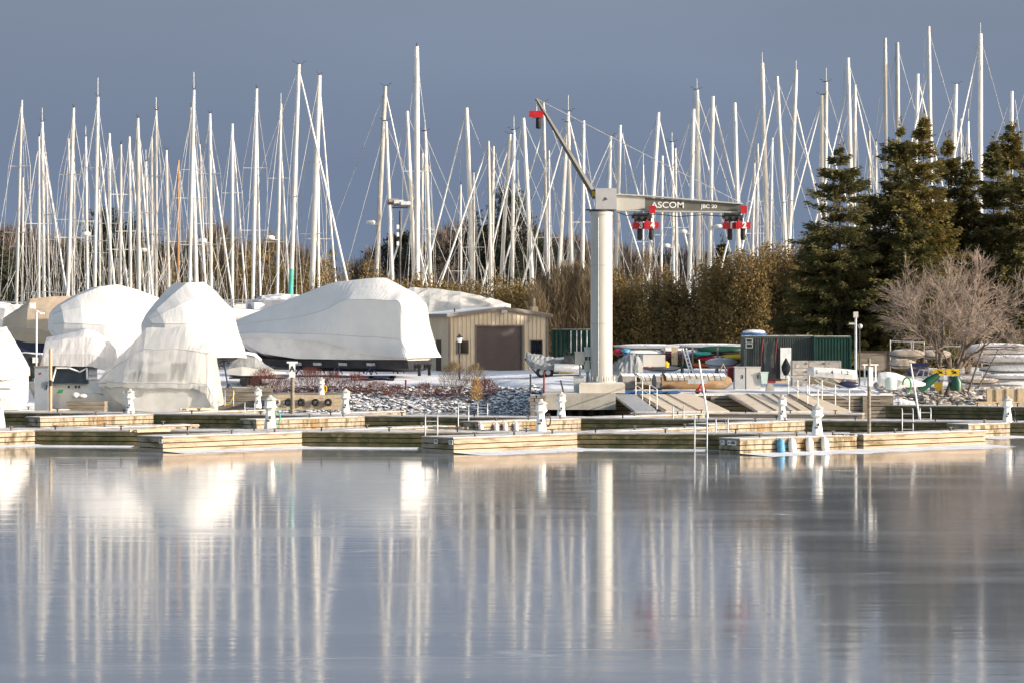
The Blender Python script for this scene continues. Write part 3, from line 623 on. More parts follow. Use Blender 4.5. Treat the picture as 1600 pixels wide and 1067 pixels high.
hedge('cedar_hedge', 'distant dark brown cedar line behind the masts at the left edge', [(X(p_,240), 240+random.uniform(-3,3), Z(y_,240)-GZ, 2.4) for p_, y_ in [(q, 408+random.uniform(-22,22)) for q in range(-20, 260, 17)]], M['cedar_dark'], dens=240, leaf=(0.4,0.9), group='cedar hedges behind the yard')
def round_pine(label, blobs, D):
    """broad old pine: trunk plus a crown of overlapping needle masses; blobs are photo (px, py, half width px)"""
    cx = sum(q[0] for q in blobs)/len(blobs); ty = min(q[1] for q in blobs); base = (X(cx,D), D, GZ); root = thing('pine_tree', label, 'tree', base, 'dark pines beyond the masts'); V = []; mb = MB()
    mb.tube([base, (X(cx,D), D, Z(ty+30,D))], [0.3, 0.1], 7)
    for px, py, hw in blobs:
        r = hw*D/F; c = np.array([X(px,D), D + RNG.normal()*r*.5, Z(py,D) - r*.8]); n = int(260*r*r)
        for _k in range(9):
            q = c + RNG.normal(size=3)*np.array([.55,.5,.45])*r; m_ = n//9; V.append(cards(q + RNG.normal(size=(m_,3))*np.array([.34,.34,.24])*r, RNG.normal(size=(m_,3)) + np.array([0,0,.5]), RNG.uniform(.3,.7,m_), RNG.uniform(.08,.2,m_)))
        mb.tube([(X(cx,D), D, c[2]-r*.6), tuple(c)], [0.1, 0.04], 4)
    np_mesh('crown', np.concatenate(V), M['pine'], root); mb.build('trunk', M['bark'], root, recalc=False)
for lab, blobs, D in (('broad dark evergreen behind the masts above the farther domed cover', ((150,345,20),(170,332,22),(160,372,28),(185,375,26),(165,405,30)), 232),
    ('blunt dark evergreen right beside its broader twin', ((200,340,20),(208,365,24),(200,395,28),(222,385,18)), 234),
    ('dark pine at the left picture edge behind the masts', ((0,378,20),(-12,400,26),(12,405,22),(0,430,26)), 225),
    ('low round dark pine behind the floodlight post', ((614,365,16),(632,360,18),(622,385,24),(645,380,18),(612,400,18)), 240),
    ('small dark pine touching the tallest mast of the left half', ((662,372,14),(670,392,18),(658,405,18)), 240),
    ('large black green pine behind the masts over the shed', ((790,295,20),(805,302,18),(780,325,26),(812,332,24),(795,360,34),(770,372,26),(822,375,24),(790,400,34)), 236),
    ('low dark pine left of the large black green pine', ((735,362,18),(722,380,20),(748,385,20),(735,402,24)), 238),
    ('lower shoulder pine right of the large black green pine', ((842,368,18),(855,385,18),(840,400,24)), 238)): round_pine(lab, blobs, D)
spruce('small dark spruce tip behind the hedge under the boom tip', (X(1128,220), 220, GZ), Z(375,220)-GZ, 2.2, M['pine'], dens=1.5, bare=0.2, leaf=0.5, group='dark pines beyond the masts', name='pine_tree')
bare_tree('spreading leafless tree with pinkish twigs on the stony right bank', (X(1478,139.5), 139.5, 1.2), 8.2, M['bark'], seed=5, spreadx=1.1, stems=2, lean0=0.2, levels=6)
bare_tree('smaller leafless tree leaning right over the pale stones', (X(1508,141), 141, 1.2), 6.0, M['bark'], seed=9, spreadx=1.4, stems=1, lean0=0.5, tr=0.10)
# pale bare spruce trunks and arching stems on the right bank
def stem(label, pts, r, mat, name='sapling'):
    mb = MB(); mb.tube(pts, [r, r*0.8, r*0.6, r*0.35][:len(pts)], 6); tag(mb.build(name, mat), label, 'sapling')
stem('thin arching bare stem bending right beside the timber crib', [P(1512,614,140), P(1530,560,140), P(1552,500,140), P(1575,478,140)], 0.06, M['bark'])
stem('bare stem leaning right from the pale stones', [P(1528,606,140), P(1545,575,140), P(1560,545,140)], 0.05, M['bark'])
def shrubs():
    S = [ (412,606,147,1.3,0.9,'twig_red','red twig shrub below the bow of the large covered cruiser'), (440,604,146,1.0,0.8,'twig_red','small red shrub left of the A sign pole'),
      (485,602,146,1.5,1.1,'twig_red','tall red twig shrub just right of the A sign pole'), (520,604,146,1.3,1.0,'twig_red','red shrub behind the distant small white pedestal'),
      (556,606,146,1.2,1.0,'twig_red','rusty shrub below the middle of the cruiser hull'), (590,610,146,0.8,1.0,'twig_red','low dark red shrub below the cruiser stern'),
      (620,612,145,0.8,0.9,'twig_red','low red shrub right of the cruiser stern'), (664,613,145,0.9,0.9,'twig_red','low red shrub left of the black lamp post'),
      (708,604,148,1.5,0.9,'twig_olive','bushy pale brown shrub at the foot of the black lamp post'), (742,602,148,1.4,0.7,'twig_olive','upright brown shrub between lamp post and roller door'),
      (744,622,144,1.3,0.35,'straw','clump of golden dry grass on the bank'), (760,618,144.5,1.2,0.7,'twig_red','bright red shrub beside the golden grass clump'), (716,620,144.5,0.7,0.9,'twig_red','dark low shrub left of the golden grass clump'), (690,618,145,0.6,0.8,'twig_red','sparse low shrub on the snow below the shed corner') ]
    for px, py, D, h, r, mt, lab in S:
        x = X(px,D); brush('shrub' if mt != 'straw' else 'grass_clump', lab, [(x, D, ground_z(x,D)-0.05, h, r)], M[mt], 'shrub' if mt != 'straw' else 'plant', 'winter shrubs on the bank', dens=900 if mt!='straw' else 1200, ln=(0.35,1.0), wd=(0.008,0.02), spread=1.6)
shrubs()
# ================================================================ stored sailboats and their masts
def hull_mesh(Ln, B, D_, keel=True, fn=0.0):
    """bow toward +X, origin amidships at deck level"""
    rings = []; n = 9
    for i in range(n):
        t = i/(n-1); x = -Ln/2 + Ln*t; hb = B/2*max(0.03, (1 - max(0, (t-0.45)/0.55)**2.2))*(0.72 + 0.28*min(1, t/0.4)); d = D_*(0.55 + 0.45*math.sin(math.pi*min(1, t*0.9+0.1)))*(1 - 0.75*max(0, (t-0.75)/0.25)**2); sh = 0.25*(2*t-1)**2
        rings.append([Vector((x + (0.5 if k in (0,6) and t > 0.9 else 0), hb*a, sh - d*b)) for k, (a, b) in enumerate(((1,0),(0.97,.35),(0.75,.75),(0,1),(-.75,.75),(-.97,.35),(-1,0)))])
    mb = MB(); mb.loft(rings); mb.add([rings[i][j] for i in range(n) for j in (0,6)], [(2*i, 2*i+1, 2*i+3, 2*i+2) for i in range(n-1)]); return mb
_shared = {}
def shared(name, mb, mat):
    o = mb.build(name, mat, None, local=True); me = o.data; bpy.data.objects.remove(o); return me
HULL = [shared('hull', hull_mesh(10.5, 3.3, 1.3), M['hull_white']), shared('hull', hull_mesh(11.5, 3.5, 1.4), M['navy'])]
kb = MB(); kb.prism([(-1.2,-.12,-1.2),(0.9,-.12,-1.2),(0.5,-.12,-2.7),(-.9,-.12,-2.7)], (0,.24,0)); KEEL = shared('keel', kb, M['antifoul'])
cb = MB(); cb.loft([[Vector((x, s*w_, z)) for s, z in ((1,0.1),(1,.45*h),(.8,.6*h),(-.8,.6*h),(-1,.45*h),(-1,.1))] for x, w_, h in ((-2.2,1.0,.9),(0.5,1.0,1.0),(2.4,.7,.6),(2.9,.5,.2))], smooth=False); CABIN = shared('cabin', cb, M['white'])
stb = MB()
for x in (-2.6, 2.4):
    for s in (-1, 1):
        stb.tube([(x, s*1.15, -1.0), (x, s*1.7, -4.0)], 0.05, 5); stb.tube([(x-.4, s*1.7, -4.0), (x+.4, s*1.7, -4.0)], 0.04, 4)
stb.box((0,0,-3.85),(3.0,1.2,0.25)); stb.tube([(0,0,-3.8),(0,0,-2.6)],0.3,6); STAND = shared('boat_stand', stb, M['dark'])
rb = MB()
for s in (-1,1): rb.tube([(-4.6,s*1.1,.15),(-4.6,s*1.15,.75),(-2,s*1.45,.7),(1,s*1.5,.7),(3.4,s*.95,.75),(5.1,0,.95)], 0.016, 4)
for x, y_ in ((-2,1.45),(1,1.5),(3.4,.95)):
    for s in (-1,1): rb.tube([(x,s*y_,0),(x,s*y_,.72)],0.014,4)
RAIL = shared('guard_rail', rb, M['steel'])
def link(name, me, parent, loc=(0,0,0), rz=0.0):
    o = bpy.data.objects.new(name, me); COL.objects.link(o); o.parent = parent; o.location = loc; o.rotation_euler = (0,0,rz); return o
# top px, top py, base px, base py, photo width, heading (deg, 0 = bow to the right), spreader levels, material, radar?
MASTS = [
 (34,157,26,455,5.5,80,2,''),(36,278,35,452,3,95,1,''),(61,214,61,455,4,100,1,''),(66,191,69,455,5.5,75,1,''),(72,253,77,455,3.5,85,1,''),
 (107,217,113,455,4,95,1,''),(115,169,106,455,6,80,2,''),(116,253,116,455,3,100,1,''),(134,214,137,455,4,85,1,''),(153,152,148,450,6,80,2,'r'),
 (155,296,156,450,3.5,95,1,''),(171,209,172,450,5.5,85,1,''),(189,226,188,452,4.5,100,2,''),(202,214,204,452,5.5,75,1,''),(215,185,217,455,7.5,95,1,''),
 (228,253,233,455,4,85,1,''),(237,215,238,455,4.5,100,1,'r'),(244,173,244,455,5,80,2,''),(260,235,264,450,4.5,85,1,''),(279,251,278,445,4,90,0,'w'),
 (299,168,307,448,7,95,2,''),(303,141,296,448,6,80,1,''),(312,226,321,450,3.5,100,1,''),(328,178,330,450,5.5,85,2,'r'),(363,194,363,460,5.5,80,2,''),
 (401,139,395,466,6,95,2,''),(439,163,433,462,5.5,80,2,'r'),(467,101,454,466,7,20,1,'t'),(499,118,487,462,9,75,2,''),(497,240,498,460,4.5,95,1,''),
 (602,135,588,430,8,10,0,'r'),(603,190,613,440,6,170,1,''),(636,174,648,448,6.5,175,0,''),(651,73,652,452,9,95,1,''),(664,206,673,450,7,170,0,''),(660,240,659,452,4.5,100,1,''),
 (729,169,739,462,7.5,175,1,''),(720,289,720,440,2.6,90,2,''),(740,270,741,440,3.5,80,1,''),(763,221,767,445,6,170,1,''),(771,229,769,445,5,10,0,''),(797,210,782,450,6,10,0,''),(803,204,800,445,6,175,1,''),
 (809,266,809,440,3,90,1,''),(818,185,832,448,7,172,0,''),(849,160,855,445,6,170,1,''),(858,236,858,440,3,90,1,''),(888,175,872,450,7,10,0,''),(888,192,894,445,6,170,1,''),(912,189,910,445,6,95,1,''),
 (954,213,949,440,6,15,0,''),(969,196,962,440,6.5,5,0,''),(1005,258,1005,435,3,90,1,''),(1029,176,1012,440,7,10,0,''),(1035,244,1033,440,4.5,95,1,''),
 (1050,223,1053,440,5,172,1,'r'),(1055,232,1057,440,5,80,1,''),(1084,171,1077,440,6.5,8,0,'r'),(1089,141,1092,440,8,175,1,''),(1114,151,1108,440,7,10,1,'r'),
 (1148,161,1155,430,7,172,1,''),(1179,255,1175,425,4,90,1,''),(1184,225,1183,425,3.5,80,2,''),(1191,99,1199,420,8,170,0,''),(1207,216,1203,420,4,80,1,''),
 (1214,120,1229,420,7,172,0,''),(1244,110,1231,420,7.5,10,0,''),(1284,149,1284,420,6.5,15,0,''),(1291,129,1288,420,7,172,0,''),(1325,91,1332,420,7.5,170,0,''),(1336,133,1334,420,6,15,0,''),
 (1358,205,1361,420,5,90,1,''),(1369,222,1369,420,4,95,1,''),(1383,60,1385,420,7,80,1,''),(1402,67,1404,420,8,172,0,''),(1434,116,1427,420,7,10,0,''),(1451,42,1457,420,7,170,0,''),
 (1494,132,1484,420,7.5,10,0,''),(1501,186,1502,420,4,95,1,''),(1513,190,1513,420,4,90,1,''),(1532,53,1532,430,8,172,1,''),(1581,143,1578,420,7,15,0,''),(1608,120,1600,420,7,15,0,''),
]
ZONES = [(0,90,'behind the tan covered boat'),(90,207,'behind the farther white domed cover'),(207,350,'behind the taller white domed cover'),(350,520,'over the bow of the long white covered cruiser'),
 (520,690,'over the stern of the long white covered cruiser'),(690,830,'over the tan shed'),(830,940,'between the crane arm and column'),(940,1035,'behind the crane boom root'),(1035,1170,'behind the crane boom end'),
 (1170,1265,'just right of the boom tip'),(1265,1345,'behind the leftmost spruce'),(1345,1470,'behind the tallest spruces'),(1470,1700,'behind the spruces at the right edge')]
ORD = ['first','second','third','fourth','fifth','sixth','seventh','eighth','ninth','tenth','eleventh','twelfth']
def mast_labels():
    lab = {}
    for a, b, nm in ZONES:
        idx = sorted([i for i, m in enumerate(MASTS) if a <= m[0] < b], key=lambda i: MASTS[i][0]); ys = sorted(MASTS[i][1] for i in idx)
        for k, i in enumerate(idx):
            m = MASTS[i]; h = 'tallest' if m[1] == ys[0] else ('shortest' if m[1] == ys[-1] else ('thick' if m[4] >= 6.5 else 'slim'))
            col = 'white'
            if 'w' in m[7]: col = 'varnished wooden'
            if 't' in m[7]: col = 'teal footed'
            lab[i] = f"{h} {col} mast, {ORD[k]} from left {nm}"
    return lab
LAB = mast_labels()
for i, (tx, ty, bx, by, wpx, hd, ns, fl) in enumerate(MASTS):
    rnd = random.Random(100 + i)
    D = 172 + rnd.uniform(0, 14) if wpx >= 6 else (186 + rnd.uniform(0, 16) if wpx >= 4 else 205 + rnd.uniform(0, 14))
    if tx > 590: D += 20
    if 640 < tx < 700 and wpx > 8: D = 192
    deck = 5.75
    top = P(tx, ty, D); yaw = math.radians(hd + rnd.uniform(-12, 12))
    bz = Z(by, D); foot = Vector((X(tx,D) + (X(bx,D)-X(tx,D))*(top.z - deck)/(top.z - bz), D, deck))
    root = thing('sailboat', LAB[i], 'sailboat', (foot.x, D, GZ), 'sailboats stored ashore with masts up')
    hd_ = Vector((math.cos(yaw), math.sin(yaw), 0)); sd = Vector((-hd_.y, hd_.x, 0)); loc = (-hd_.x*0.6, -hd_.y*0.6, deck - GZ)
    kf = rnd.choice((0,0,0,1))
    link('hull', HULL[kf], root, loc, yaw); link('keel', KEEL, root, loc, yaw); link('cabin', CABIN, root, loc, yaw); link('boat_stand', STAND, root, loc, yaw); link('guard_rail', RAIL, root, loc, yaw)
    r = wpx*0.5*D/F*0.96
    if 'w' in fl: mt = M['mast_wood']
    else: mt = M['mast']
    mb = MB(); ax = top - foot; mb.tube([foot, foot + ax*0.6, foot + ax*0.93, top], [r, r, r*0.92, r*0.74], 8)
    mast = mb.build('mast', mt, root)
    if 't' in fl:
        mb = MB(); mb.tube([foot, foot + ax*0.17], r*1.12, 8); mb.build('mast_cover', M['teal'], mast)
    Hm = ax.length
    def at(t): return foot + ax*t
    # spreaders
    tips = []
    for k in range(max(1, ns)):
        t = (0.50,) [0] if max(1,ns) == 1 else (0.36, 0.67)[k]
        t += rnd.uniform(-.04,.04); hw = 1.05 - 0.2*k; c = at(t); a, b = c + sd*hw - hd_*0.12, c - sd*hw - hd_*0.12
        mb = MB(); mb.tube([a, c, b], [0.025, 0.045, 0.025], 5); mb.build('spreader', M['mast'], mast); tips.append((a, b))
    rw = 0.014*D/180
    def stay(nm, pts, rr, mat='wire'):
        mb = MB(); mb.tube(pts, rr, 4, cap=False); mb.build(nm, M[mat], mast, recalc=False)
    tt = 0.985 if rnd.random() < 0.6 else rnd.uniform(0.84, 0.9)
    bow = foot + hd_*4.5 + Vector((0,0,0.3)); stern = foot - hd_*5.6 + Vector((0,0,0.3))
    if wpx >= 5.5 and rnd.random() < 0.75 and 'w' not in fl: stay('forestay', [at(tt), at(tt).lerp(bow,.1), at(tt).lerp(bow,.5), bow], [0.02, 0.05, 0.07, 0.08], 'furl')
    else: stay('forestay', [at(tt), bow], rw*1.2)
    if rnd.random() < 0.5: 
        sp_ = at(0.985).lerp(stern, 0.75); stay('backstay', [at(0.985), sp_, stern + sd*1.1], rw*1.2); stay('backstay', [sp_, stern - sd*1.1], rw*1.2)
    else: stay('backstay', [at(0.985), stern], rw*1.3)
    for s in (0, 1):
        cp = foot + (sd if s == 0 else -sd)*1.35; stay('shroud', [at(0.965)] + [tp[s] for tp in reversed(tips)] + [cp], rw)
        stay('lower_shroud', [at(0.50 if len(tips) == 1 else 0.36), cp + hd_*0.5], rw)
    if rnd.random() < 0.55: stay('halyard', [at(0.96) + hd_*r*1.6, foot + hd_*(1.5 + rnd.random()*1.5)], rw*1.1)
    if rnd.random() < 0.45: continue_vane = False
    else: continue_vane = True
    mb = MB(); mb.box(top + Vector((0,0,0.05)) + hd_*0.1, (0.26, 0.10, 0.07), yaw); mb.tube([top + hd_*0.25, top + hd_*0.38 + Vector((0,0,.22))], 0.012, 4); mb.tube([top + hd_*0.30 + Vector((0,0,.22)), top + hd_*0.52 + Vector((0,0,.22))], 0.016, 4); mb.tube([top, top - hd_*0.35 + Vector((0,0,.16))], 0.015, 4); mb.ball(top - hd_*0.38 + Vector((0,0,.2)), 0.04, 5, 3)
    if continue_vane: mb.build('wind_vane', M['dark'], mast)
    if rnd.random() < 0.35:
        mb = MB(); mb.tube([top, top + Vector((0,0,rnd.uniform(.7,1.4)))], 0.018, 4); mb.build('antenna', M['white'], mast)
    if 'r' in fl:
        c = at(0.36 if tx < 560 else 0.40) - Vector((0.62 if tx < 1100 else -0.62, 0.1, 0)); mb = MB(); mb.loft([[c + Vector((q*math.cos(a*math.pi/5), q*math.sin(a*math.pi/5), z)) for a in range(10)] for q, z in ((0.30,-.12),(0.36,-.04),(0.36,.06),(0.24,.15))]); mb.box(c + Vector((0.31 if tx < 1100 else -0.31, 0, -.15)), (0.66, 0.09, 0.05)); mb.build('radar_dome', M['white'], mast)

# ================================================================ covered motor boats
def covered(name, label, stations, mat, wrinkle=0.05, parts=(), cat='covered boat', seams=True, cover='cover', parent=None, sub=5, taut=True):
    """stations: (x, y, ztop, shoulder z, eave z, hem z, halfwidth at ridge, shoulder, eave, hem); in metres along the boat"""
    pts = []
    n = len(stations)
    def interp(k, u):
        p0, a, b, p3 = stations[max(0,k-1)], stations[k], stations[k+1], stations[min(n-1,k+2)]
        def cr(i):
            lo_, hi_ = min(a[i],b[i]), max(a[i],b[i]); v = .5*(2*a[i] + (b[i]-p0[i])*u + (2*p0[i]-5*a[i]+4*b[i]-p3[i])*u*u + (3*a[i]-p0[i]-3*b[i]+p3[i])*u**3); m = .12*(hi_-lo_); return min(max(v, lo_-m), hi_+m)
        if taut: return [a[i] + (b[i]-a[i])*u for i in range(len(a))]
        return [cr(i) for i in range(len(a))]
    rings = []
    for k in range(n-1):
        for s in range(sub): rings.append(interp(k, s/sub))
    rings.append(list(stations[-1]))
    out_ = []
    for s in rings:
        x, y, zt, zs, ze, zh, wr, ws, we, wh = s
        prof = [(-wh,zh),(-we,ze),(-(we+ws)/2,(ze+zs)/2),(-ws,zs),(-(ws+wr)/2,(zs+zt)/2),(-wr,zt),(wr,zt),((ws+wr)/2,(zs+zt)/2),(ws,zs),((we+ws)/2,(ze+zs)/2),(we,ze),(wh,zh)]
        out_.append([Vector((x + random.uniform(-wrinkle,wrinkle)*.3, y + q + random.uniform(-wrinkle,wrinkle)*.6, z + random.uniform(-wrinkle,wrinkle))) for q, z in prof])
    root = parent or thing(name, label, cat, (sum(s[0] for s in stations)/n, sum(s[1] for s in stations)/n, GZ))
    mb = MB(); mb.loft(out_, smooth=False, cap=True); o = mb.build(cover, mat, root)
    if mat in (M['tarp'], M['tarp_tan'], M['wrap']):
        for q in (1, 3, 8):
            if q == 8 and mat is M['wrap']: continue
            mb = MB(); mb.tube([r[q] for r in out_], 0.022, 4, cap=False); mb.build('seam_tape', M['seam'], o)
    return root, o
def st(D, px, pt, ps, pe, ph, w, y=0.0):
    """station at photo column px, rows of ridge / shoulder / eave / hem, half widths"""
    return (X(px,D), D + y, Z(pt,D), Z(ps,D), Z(pe,D), Z(ph,D), w[0], w[1], w[2], w[3])
def boat_hull(root, name, stations, mat, D):
    """stations: (px, py sheer, py chine, py keel, halfbeam)"""
    rings = []
    for px, a, b, c, hb in stations:
        x = X(px,D); rings.append([Vector((x, D-hb, Z(a,D))), Vector((x, D-hb*.92, Z(b,D))), Vector((x, D, Z(c,D))), Vector((x, D+hb*.92, Z(b,D))), Vector((x, D+hb, Z(a,D)))])
    mb = MB(); mb.loft(rings, smooth=False); return mb.build(name, mat, root)
def rot_tree(root, deg):
    root.rotation_euler = (0, 0, math.radians(deg))
def stands(root, xs, D, hb, z0, z1):
    for x in xs:
        for s in (-1, 1):
            mb = MB(); b = Vector((X(x,D), D + s*hb*1.05, z0)); mb.tube([b, Vector((X(x,D), D + s*hb*.75, z1))], 0.045, 5)
            for a in range(3): mb.tube([b + Vector((0,0,.5)), b + Vector((.38*math.cos(a*2.1), .38*math.sin(a*2.1), 0.02))], 0.03, 4)
            mb.box((X(x,D), D + s*hb*.74, z1), (.4,.25,.06), 0, 0.5*s); mb.build('jack_stand', M['navy'], root)
# the long cruiser in the middle
D = 156
root, cv = covered('covered_cruiser', 'long motor cruiser under smooth white shrink wrap with black bottom, beside the shed', [
 st(D,350,508,513,522,528,(.02,.05,.12,.10)), st(D,372,497,508,521,529,(.10,.45,.75,.72)), st(D,420,479,502,520,528,(.18,.95,1.55,1.5)), st(D,470,461,497,521,530,(.25,1.30,1.95,1.9)),
 st(D,520,443,486,522,534,(.35,1.55,2.1,2.05)), st(D,558,438,470,524,542,(.4,1.85,2.12,2.1)), st(D,590,435,469,526,552,(.35,1.95,2.15,2.12)), st(D,603,436,469,526,553,(.25,1.98,2.15,2.12)), st(D,628,450,471,528,556,(.5,2.0,2.2,2.2)), st(D,646,464,474,530,557,(.9,2.05,2.3,2.4)), st(D,652,500,508,534,557,(1.0,2.1,2.4,2.6)), st(D,664,548,550,553,558,(1.1,2.15,2.5,2.8))], M['tarp'], 0.0, taut=False)
boat_hull(root, 'hull', [(356,524,526,529,.1),(385,522,536,549,.8),(420,524,552,563,1.4),(480,526,560,565,1.85),(560,530,561,566,2.0),(655,540,561,566,2.05)], M['hull_white'], D)
boat_hull(root, 'antifouling', [(398,552,553,556,.55),(420,560,566,572,1.25),(480,562,572,579,1.7),(560,562,574,580,1.9),(657,562,574,580,1.95)], M['antifoul'], D)
mb = MB()
for q in (-.8,.8):
    mb.tube([P(660,570,D) + Vector((0,q,0)), P(668,572,D) + Vector((0,q,0))], 0.16, 7); mb.box(P(664,578,D) + Vector((0,q,0)), (.16,.12,.6))
mb.build('outdrive', M['dark'], root)
for px in (484, 516, 556, 600):
    mb = MB(); mb.box(P(px,568,D) + Vector((0,-1.95,0)), (.5,.06,.16), 0, .5); mb.build('stand_pad', M['steel'], root)
mb = MB(); stands(root, (484, 548, 602), D, 2.0, GZ, Z(570,D)); rot_tree(root, -20); root.scale.x = 1.07
root2 = root
# domed covers on the left
D = 149
root, cv = covered('covered_cruiser', 'white domed cover, farther left, half in its neighbour\'s shadow', [
 st(D,86,488,492,506,516,(.1,.3,.6,.5)), st(D,97,478,486,505,528,(.4,.9,1.4,1.2)), st(D,120,463,480,506,545,(.6,1.4,1.9,1.5)), st(D,150,449,474,508,552,(.8,1.6,2.1,1.5)), st(D,176,445,474,508,556,(.8,1.7,2.1,1.5)), st(D,205,453,477,510,562,(.7,1.6,2.0,1.4)), st(D,245,468,482,512,560,(.4,1.2,1.7,1.2))], M['tarp'], 0.006)
boat_hull(root, 'hull', [(100,522,530,545,.9),(140,530,548,562,1.35),(240,540,556,566,1.4)], M['hull_white'], D); stands(root, (130, 200), D, 1.6, 1.7, Z(560,D)); rot_tree(root, 24); root.scale.x = 1.12
D = 143
root, cv = covered('covered_cruiser', 'taller white domed cover, brightly sunlit, behind the plastic wrapped boat', [
 st(D,214,496,498,505,520,(.1,.3,.6,.5)), st(D,226,484,492,506,545,(.4,.8,1.3,1.2)), st(D,255,460,476,506,556,(.6,1.4,2.0,1.9)), st(D,278,443,466,505,558,(.7,1.6,2.2,2.1)), st(D,312,441,466,505,558,(.7,1.6,2.2,2.2)), st(D,336,455,472,508,558,(.7,1.6,2.2,2.25)), st(D,353,474,484,520,558,(.8,1.6,2.2,2.3)), st(D,366,535,540,548,559,(1.0,1.8,2.2,2.4))], M['tarp'], 0.006)
boat_hull(root, 'hull', [(226,535,545,556,1.1),(290,545,560,570,1.7),(362,548,560,572,1.8)], M['antifoul'], D); stands(root, (250, 340), D, 1.8, 1.0, Z(566,D)); rot_tree(root, 38); root.scale.x = 0.92
D = 154
root, cv = covered('covered_boat', 'boat under tan canvas cover behind the thin lamp pole', [
 st(D,6,497,500,512,522,(.05,.2,.5,.4)), st(D,30,482,490,510,531,(.25,.9,1.3,1.1)), st(D,50,467,482,512,535,(.5,1.3,1.8,1.5)), st(D,80,464,482,516,536,(.5,1.4,1.9,1.6)), st(D,110,463,482,516,536,(.5,1.4,1.9,1.6)), st(D,140,470,486,516,534,(.4,1.3,1.8,1.5))], M['tarp_tan'], 0.006)
boat_hull(root, 'hull', [(20,526,536,546,.6),(60,530,552,566,1.2),(140,530,552,566,1.4)], M['navy'], D); stands(root, (40, 100), D, 1.4, 1.7, Z(560,D))
mb = MB(); mb.tube([P(20,470,D) , P(38,458,D), P(70,456,D), P(104,458,D)], .02, 4); mb.tube([P(38,458,D), P(38,470,D)], .02, 4); mb.tube([P(70,456,D), P(70,466,D)], .02, 4); mb.build('guard_rail', M['steel'], root)
D = 160
root, cv = covered('covered_boat', 'pale grey covered boat at the left edge behind the tan one', [st(D,-40,478,484,500,520,(.2,1,1.5,1.3)), st(D,-10,470,480,500,520,(.4,1.2,1.7,1.5)), st(D,14,474,482,500,518,(.4,1.2,1.6,1.4)), st(D,30,488,490,500,510,(.1,.4,.8,.6))], M['kgrey'], 0.02)
D = 174
root, cv = covered('covered_boat', 'boat under crumpled silver tarpaulin reaching over the shed roof', [
 st(D,622,454,462,480,492,(.3,1.0,1.7,1.8)), st(D,648,450,460,479,493,(.3,1.1,1.9,2.0)), st(D,680,452,462,480,494,(.3,1.1,1.9,2.0)), st(D,720,456,465,482,495,(.3,1.1,1.8,1.9)), st(D,760,465,472,482,494,(.2,.8,1.3,1.2)), st(D,785,472,477,482,490,(.1,.35,.6,.5)), st(D,798,476,478,480,483,(.03,.08,.1,.08))], M['tarp_silver'], 0.06, sub=4)
boat_hull(root, 'hull', [(630,490,510,540,1.6),(720,492,512,540,1.7),(788,482,498,510,.4)], M['hull_white'], D); stands(root, (660, 740), D, 1.6, GZ, Z(538,D))
D = 172
root, cv = covered('covered_boat', 'low grey covered boat glimpsed left of the teal mast foot', [st(D,388,472,476,486,492,(.1,.4,.8,.8)), st(D,410,462,470,486,494,(.3,.9,1.4,1.4)), st(D,440,459,468,486,494,(.3,1,1.5,1.5)), st(D,480,462,470,486,494,(.3,.9,1.4,1.4))], M['kgrey'], 0.02)
# left edge wrapped boat in the ice
D = 128
root, cv = covered('wrapped_boat', 'white wrapped boat cut by the left picture edge, grey striped hull', [
 st(D,-60,520,540,575,592,(.4,1.4,1.7,1.7)), st(D,-20,512,535,575,592,(.5,1.4,1.7,1.7)), st(D,8,511,530,572,592,(.4,1.2,1.6,1.6)), st(D,20,530,545,572,592,(.3,1.0,1.4,1.4)), st(D,36,556,562,574,590,(.15,.5,.8,.8)), st(D,46,574,577,580,586,(.03,.1,.2,.2))], M['tarp'], 0.02, cat='wrapped boat')
mb = MB(); mb.loft([[P(px,a_,D) + Vector((0,-hb,0)), P(px,b_,D) + Vector((0,-hb*.8,0)), P(px,b_,D) + Vector((0,hb*.8,0)), P(px,a_,D) + Vector((0,hb,0))] for px, a_, b_, hb in ((-60,592,545,1.2),(-5,592,545,1.2),(10,592,560,1.0),(22,592,580,.8))], smooth=False); mb.build('cabin', M['white'], root)
boat_hull(root, 'hull', [(-60,590,625,656,1.5),(0,590,628,656,1.45),(24,588,625,656,.9),(44,584,600,625,.12)], M['hull_white'], D)
mb = MB(); mb.box(P(0,606,D) + Vector((0,-1.5,0)), (1.6,.06,.12)); mb.build('stripe', M['steel'], root)
# white motor cruiser, bow to the left
D = 130.5
root = thing('motor_cruiser', 'white motor cruiser with dark windscreen and grey flybridge cover, frozen in', 'motor cruiser', (X(120,D), D, 0))
boat_hull(root, 'hull', [(46,598,601,606,.1),(66,602,622,652,.7),(100,606,640,662,1.3),(150,612,646,662,1.5),(186,618,646,662,1.5)], M['hull_white'], D)
mb = MB(); rings = [[P(px,a,D) + Vector((0,-hb,0)), P(px,b,D) + Vector((0,-hb*.85,0)), P(px,b,D) + Vector((0,hb*.85,0)), P(px,a,D) + Vector((0,hb,0))] for px, a, b, hb in ((66,603,600,.6),(80,605,594,1.0),(104,609,592,1.2),(150,612,593,1.3),(186,616,598,1.3))]
mb.loft(rings, smooth=False); mb.build('cabin', M['white'], root)
mb = MB(); rings = [[P(px,a,D) + Vector((0,-hb,0)), P(px + dx,b,D) + Vector((0,-hb*.9,0)), P(px + dx,b,D) + Vector((0,hb*.9,0)), P(px,a,D) + Vector((0,hb,0))] for px, dx, a, b, hb in ((78,8,598,570,1.30),(110,0,597,569,1.42),(145,0,598,570,1.46))]
mb.loft(rings, smooth=False); mb.build('windscreen', M['glass'], root)
mb = MB()
for a, b in (((90,594),(95,574)),((95,574),(116,574)),((116,574),(132,580)),((132,580),(143,574)),((143,574),(143,592))): mb.tube([P(*a,D) + Vector((0,-1.47,0)), P(*b,D) + Vector((0,-1.40,0))], 0.045, 4)
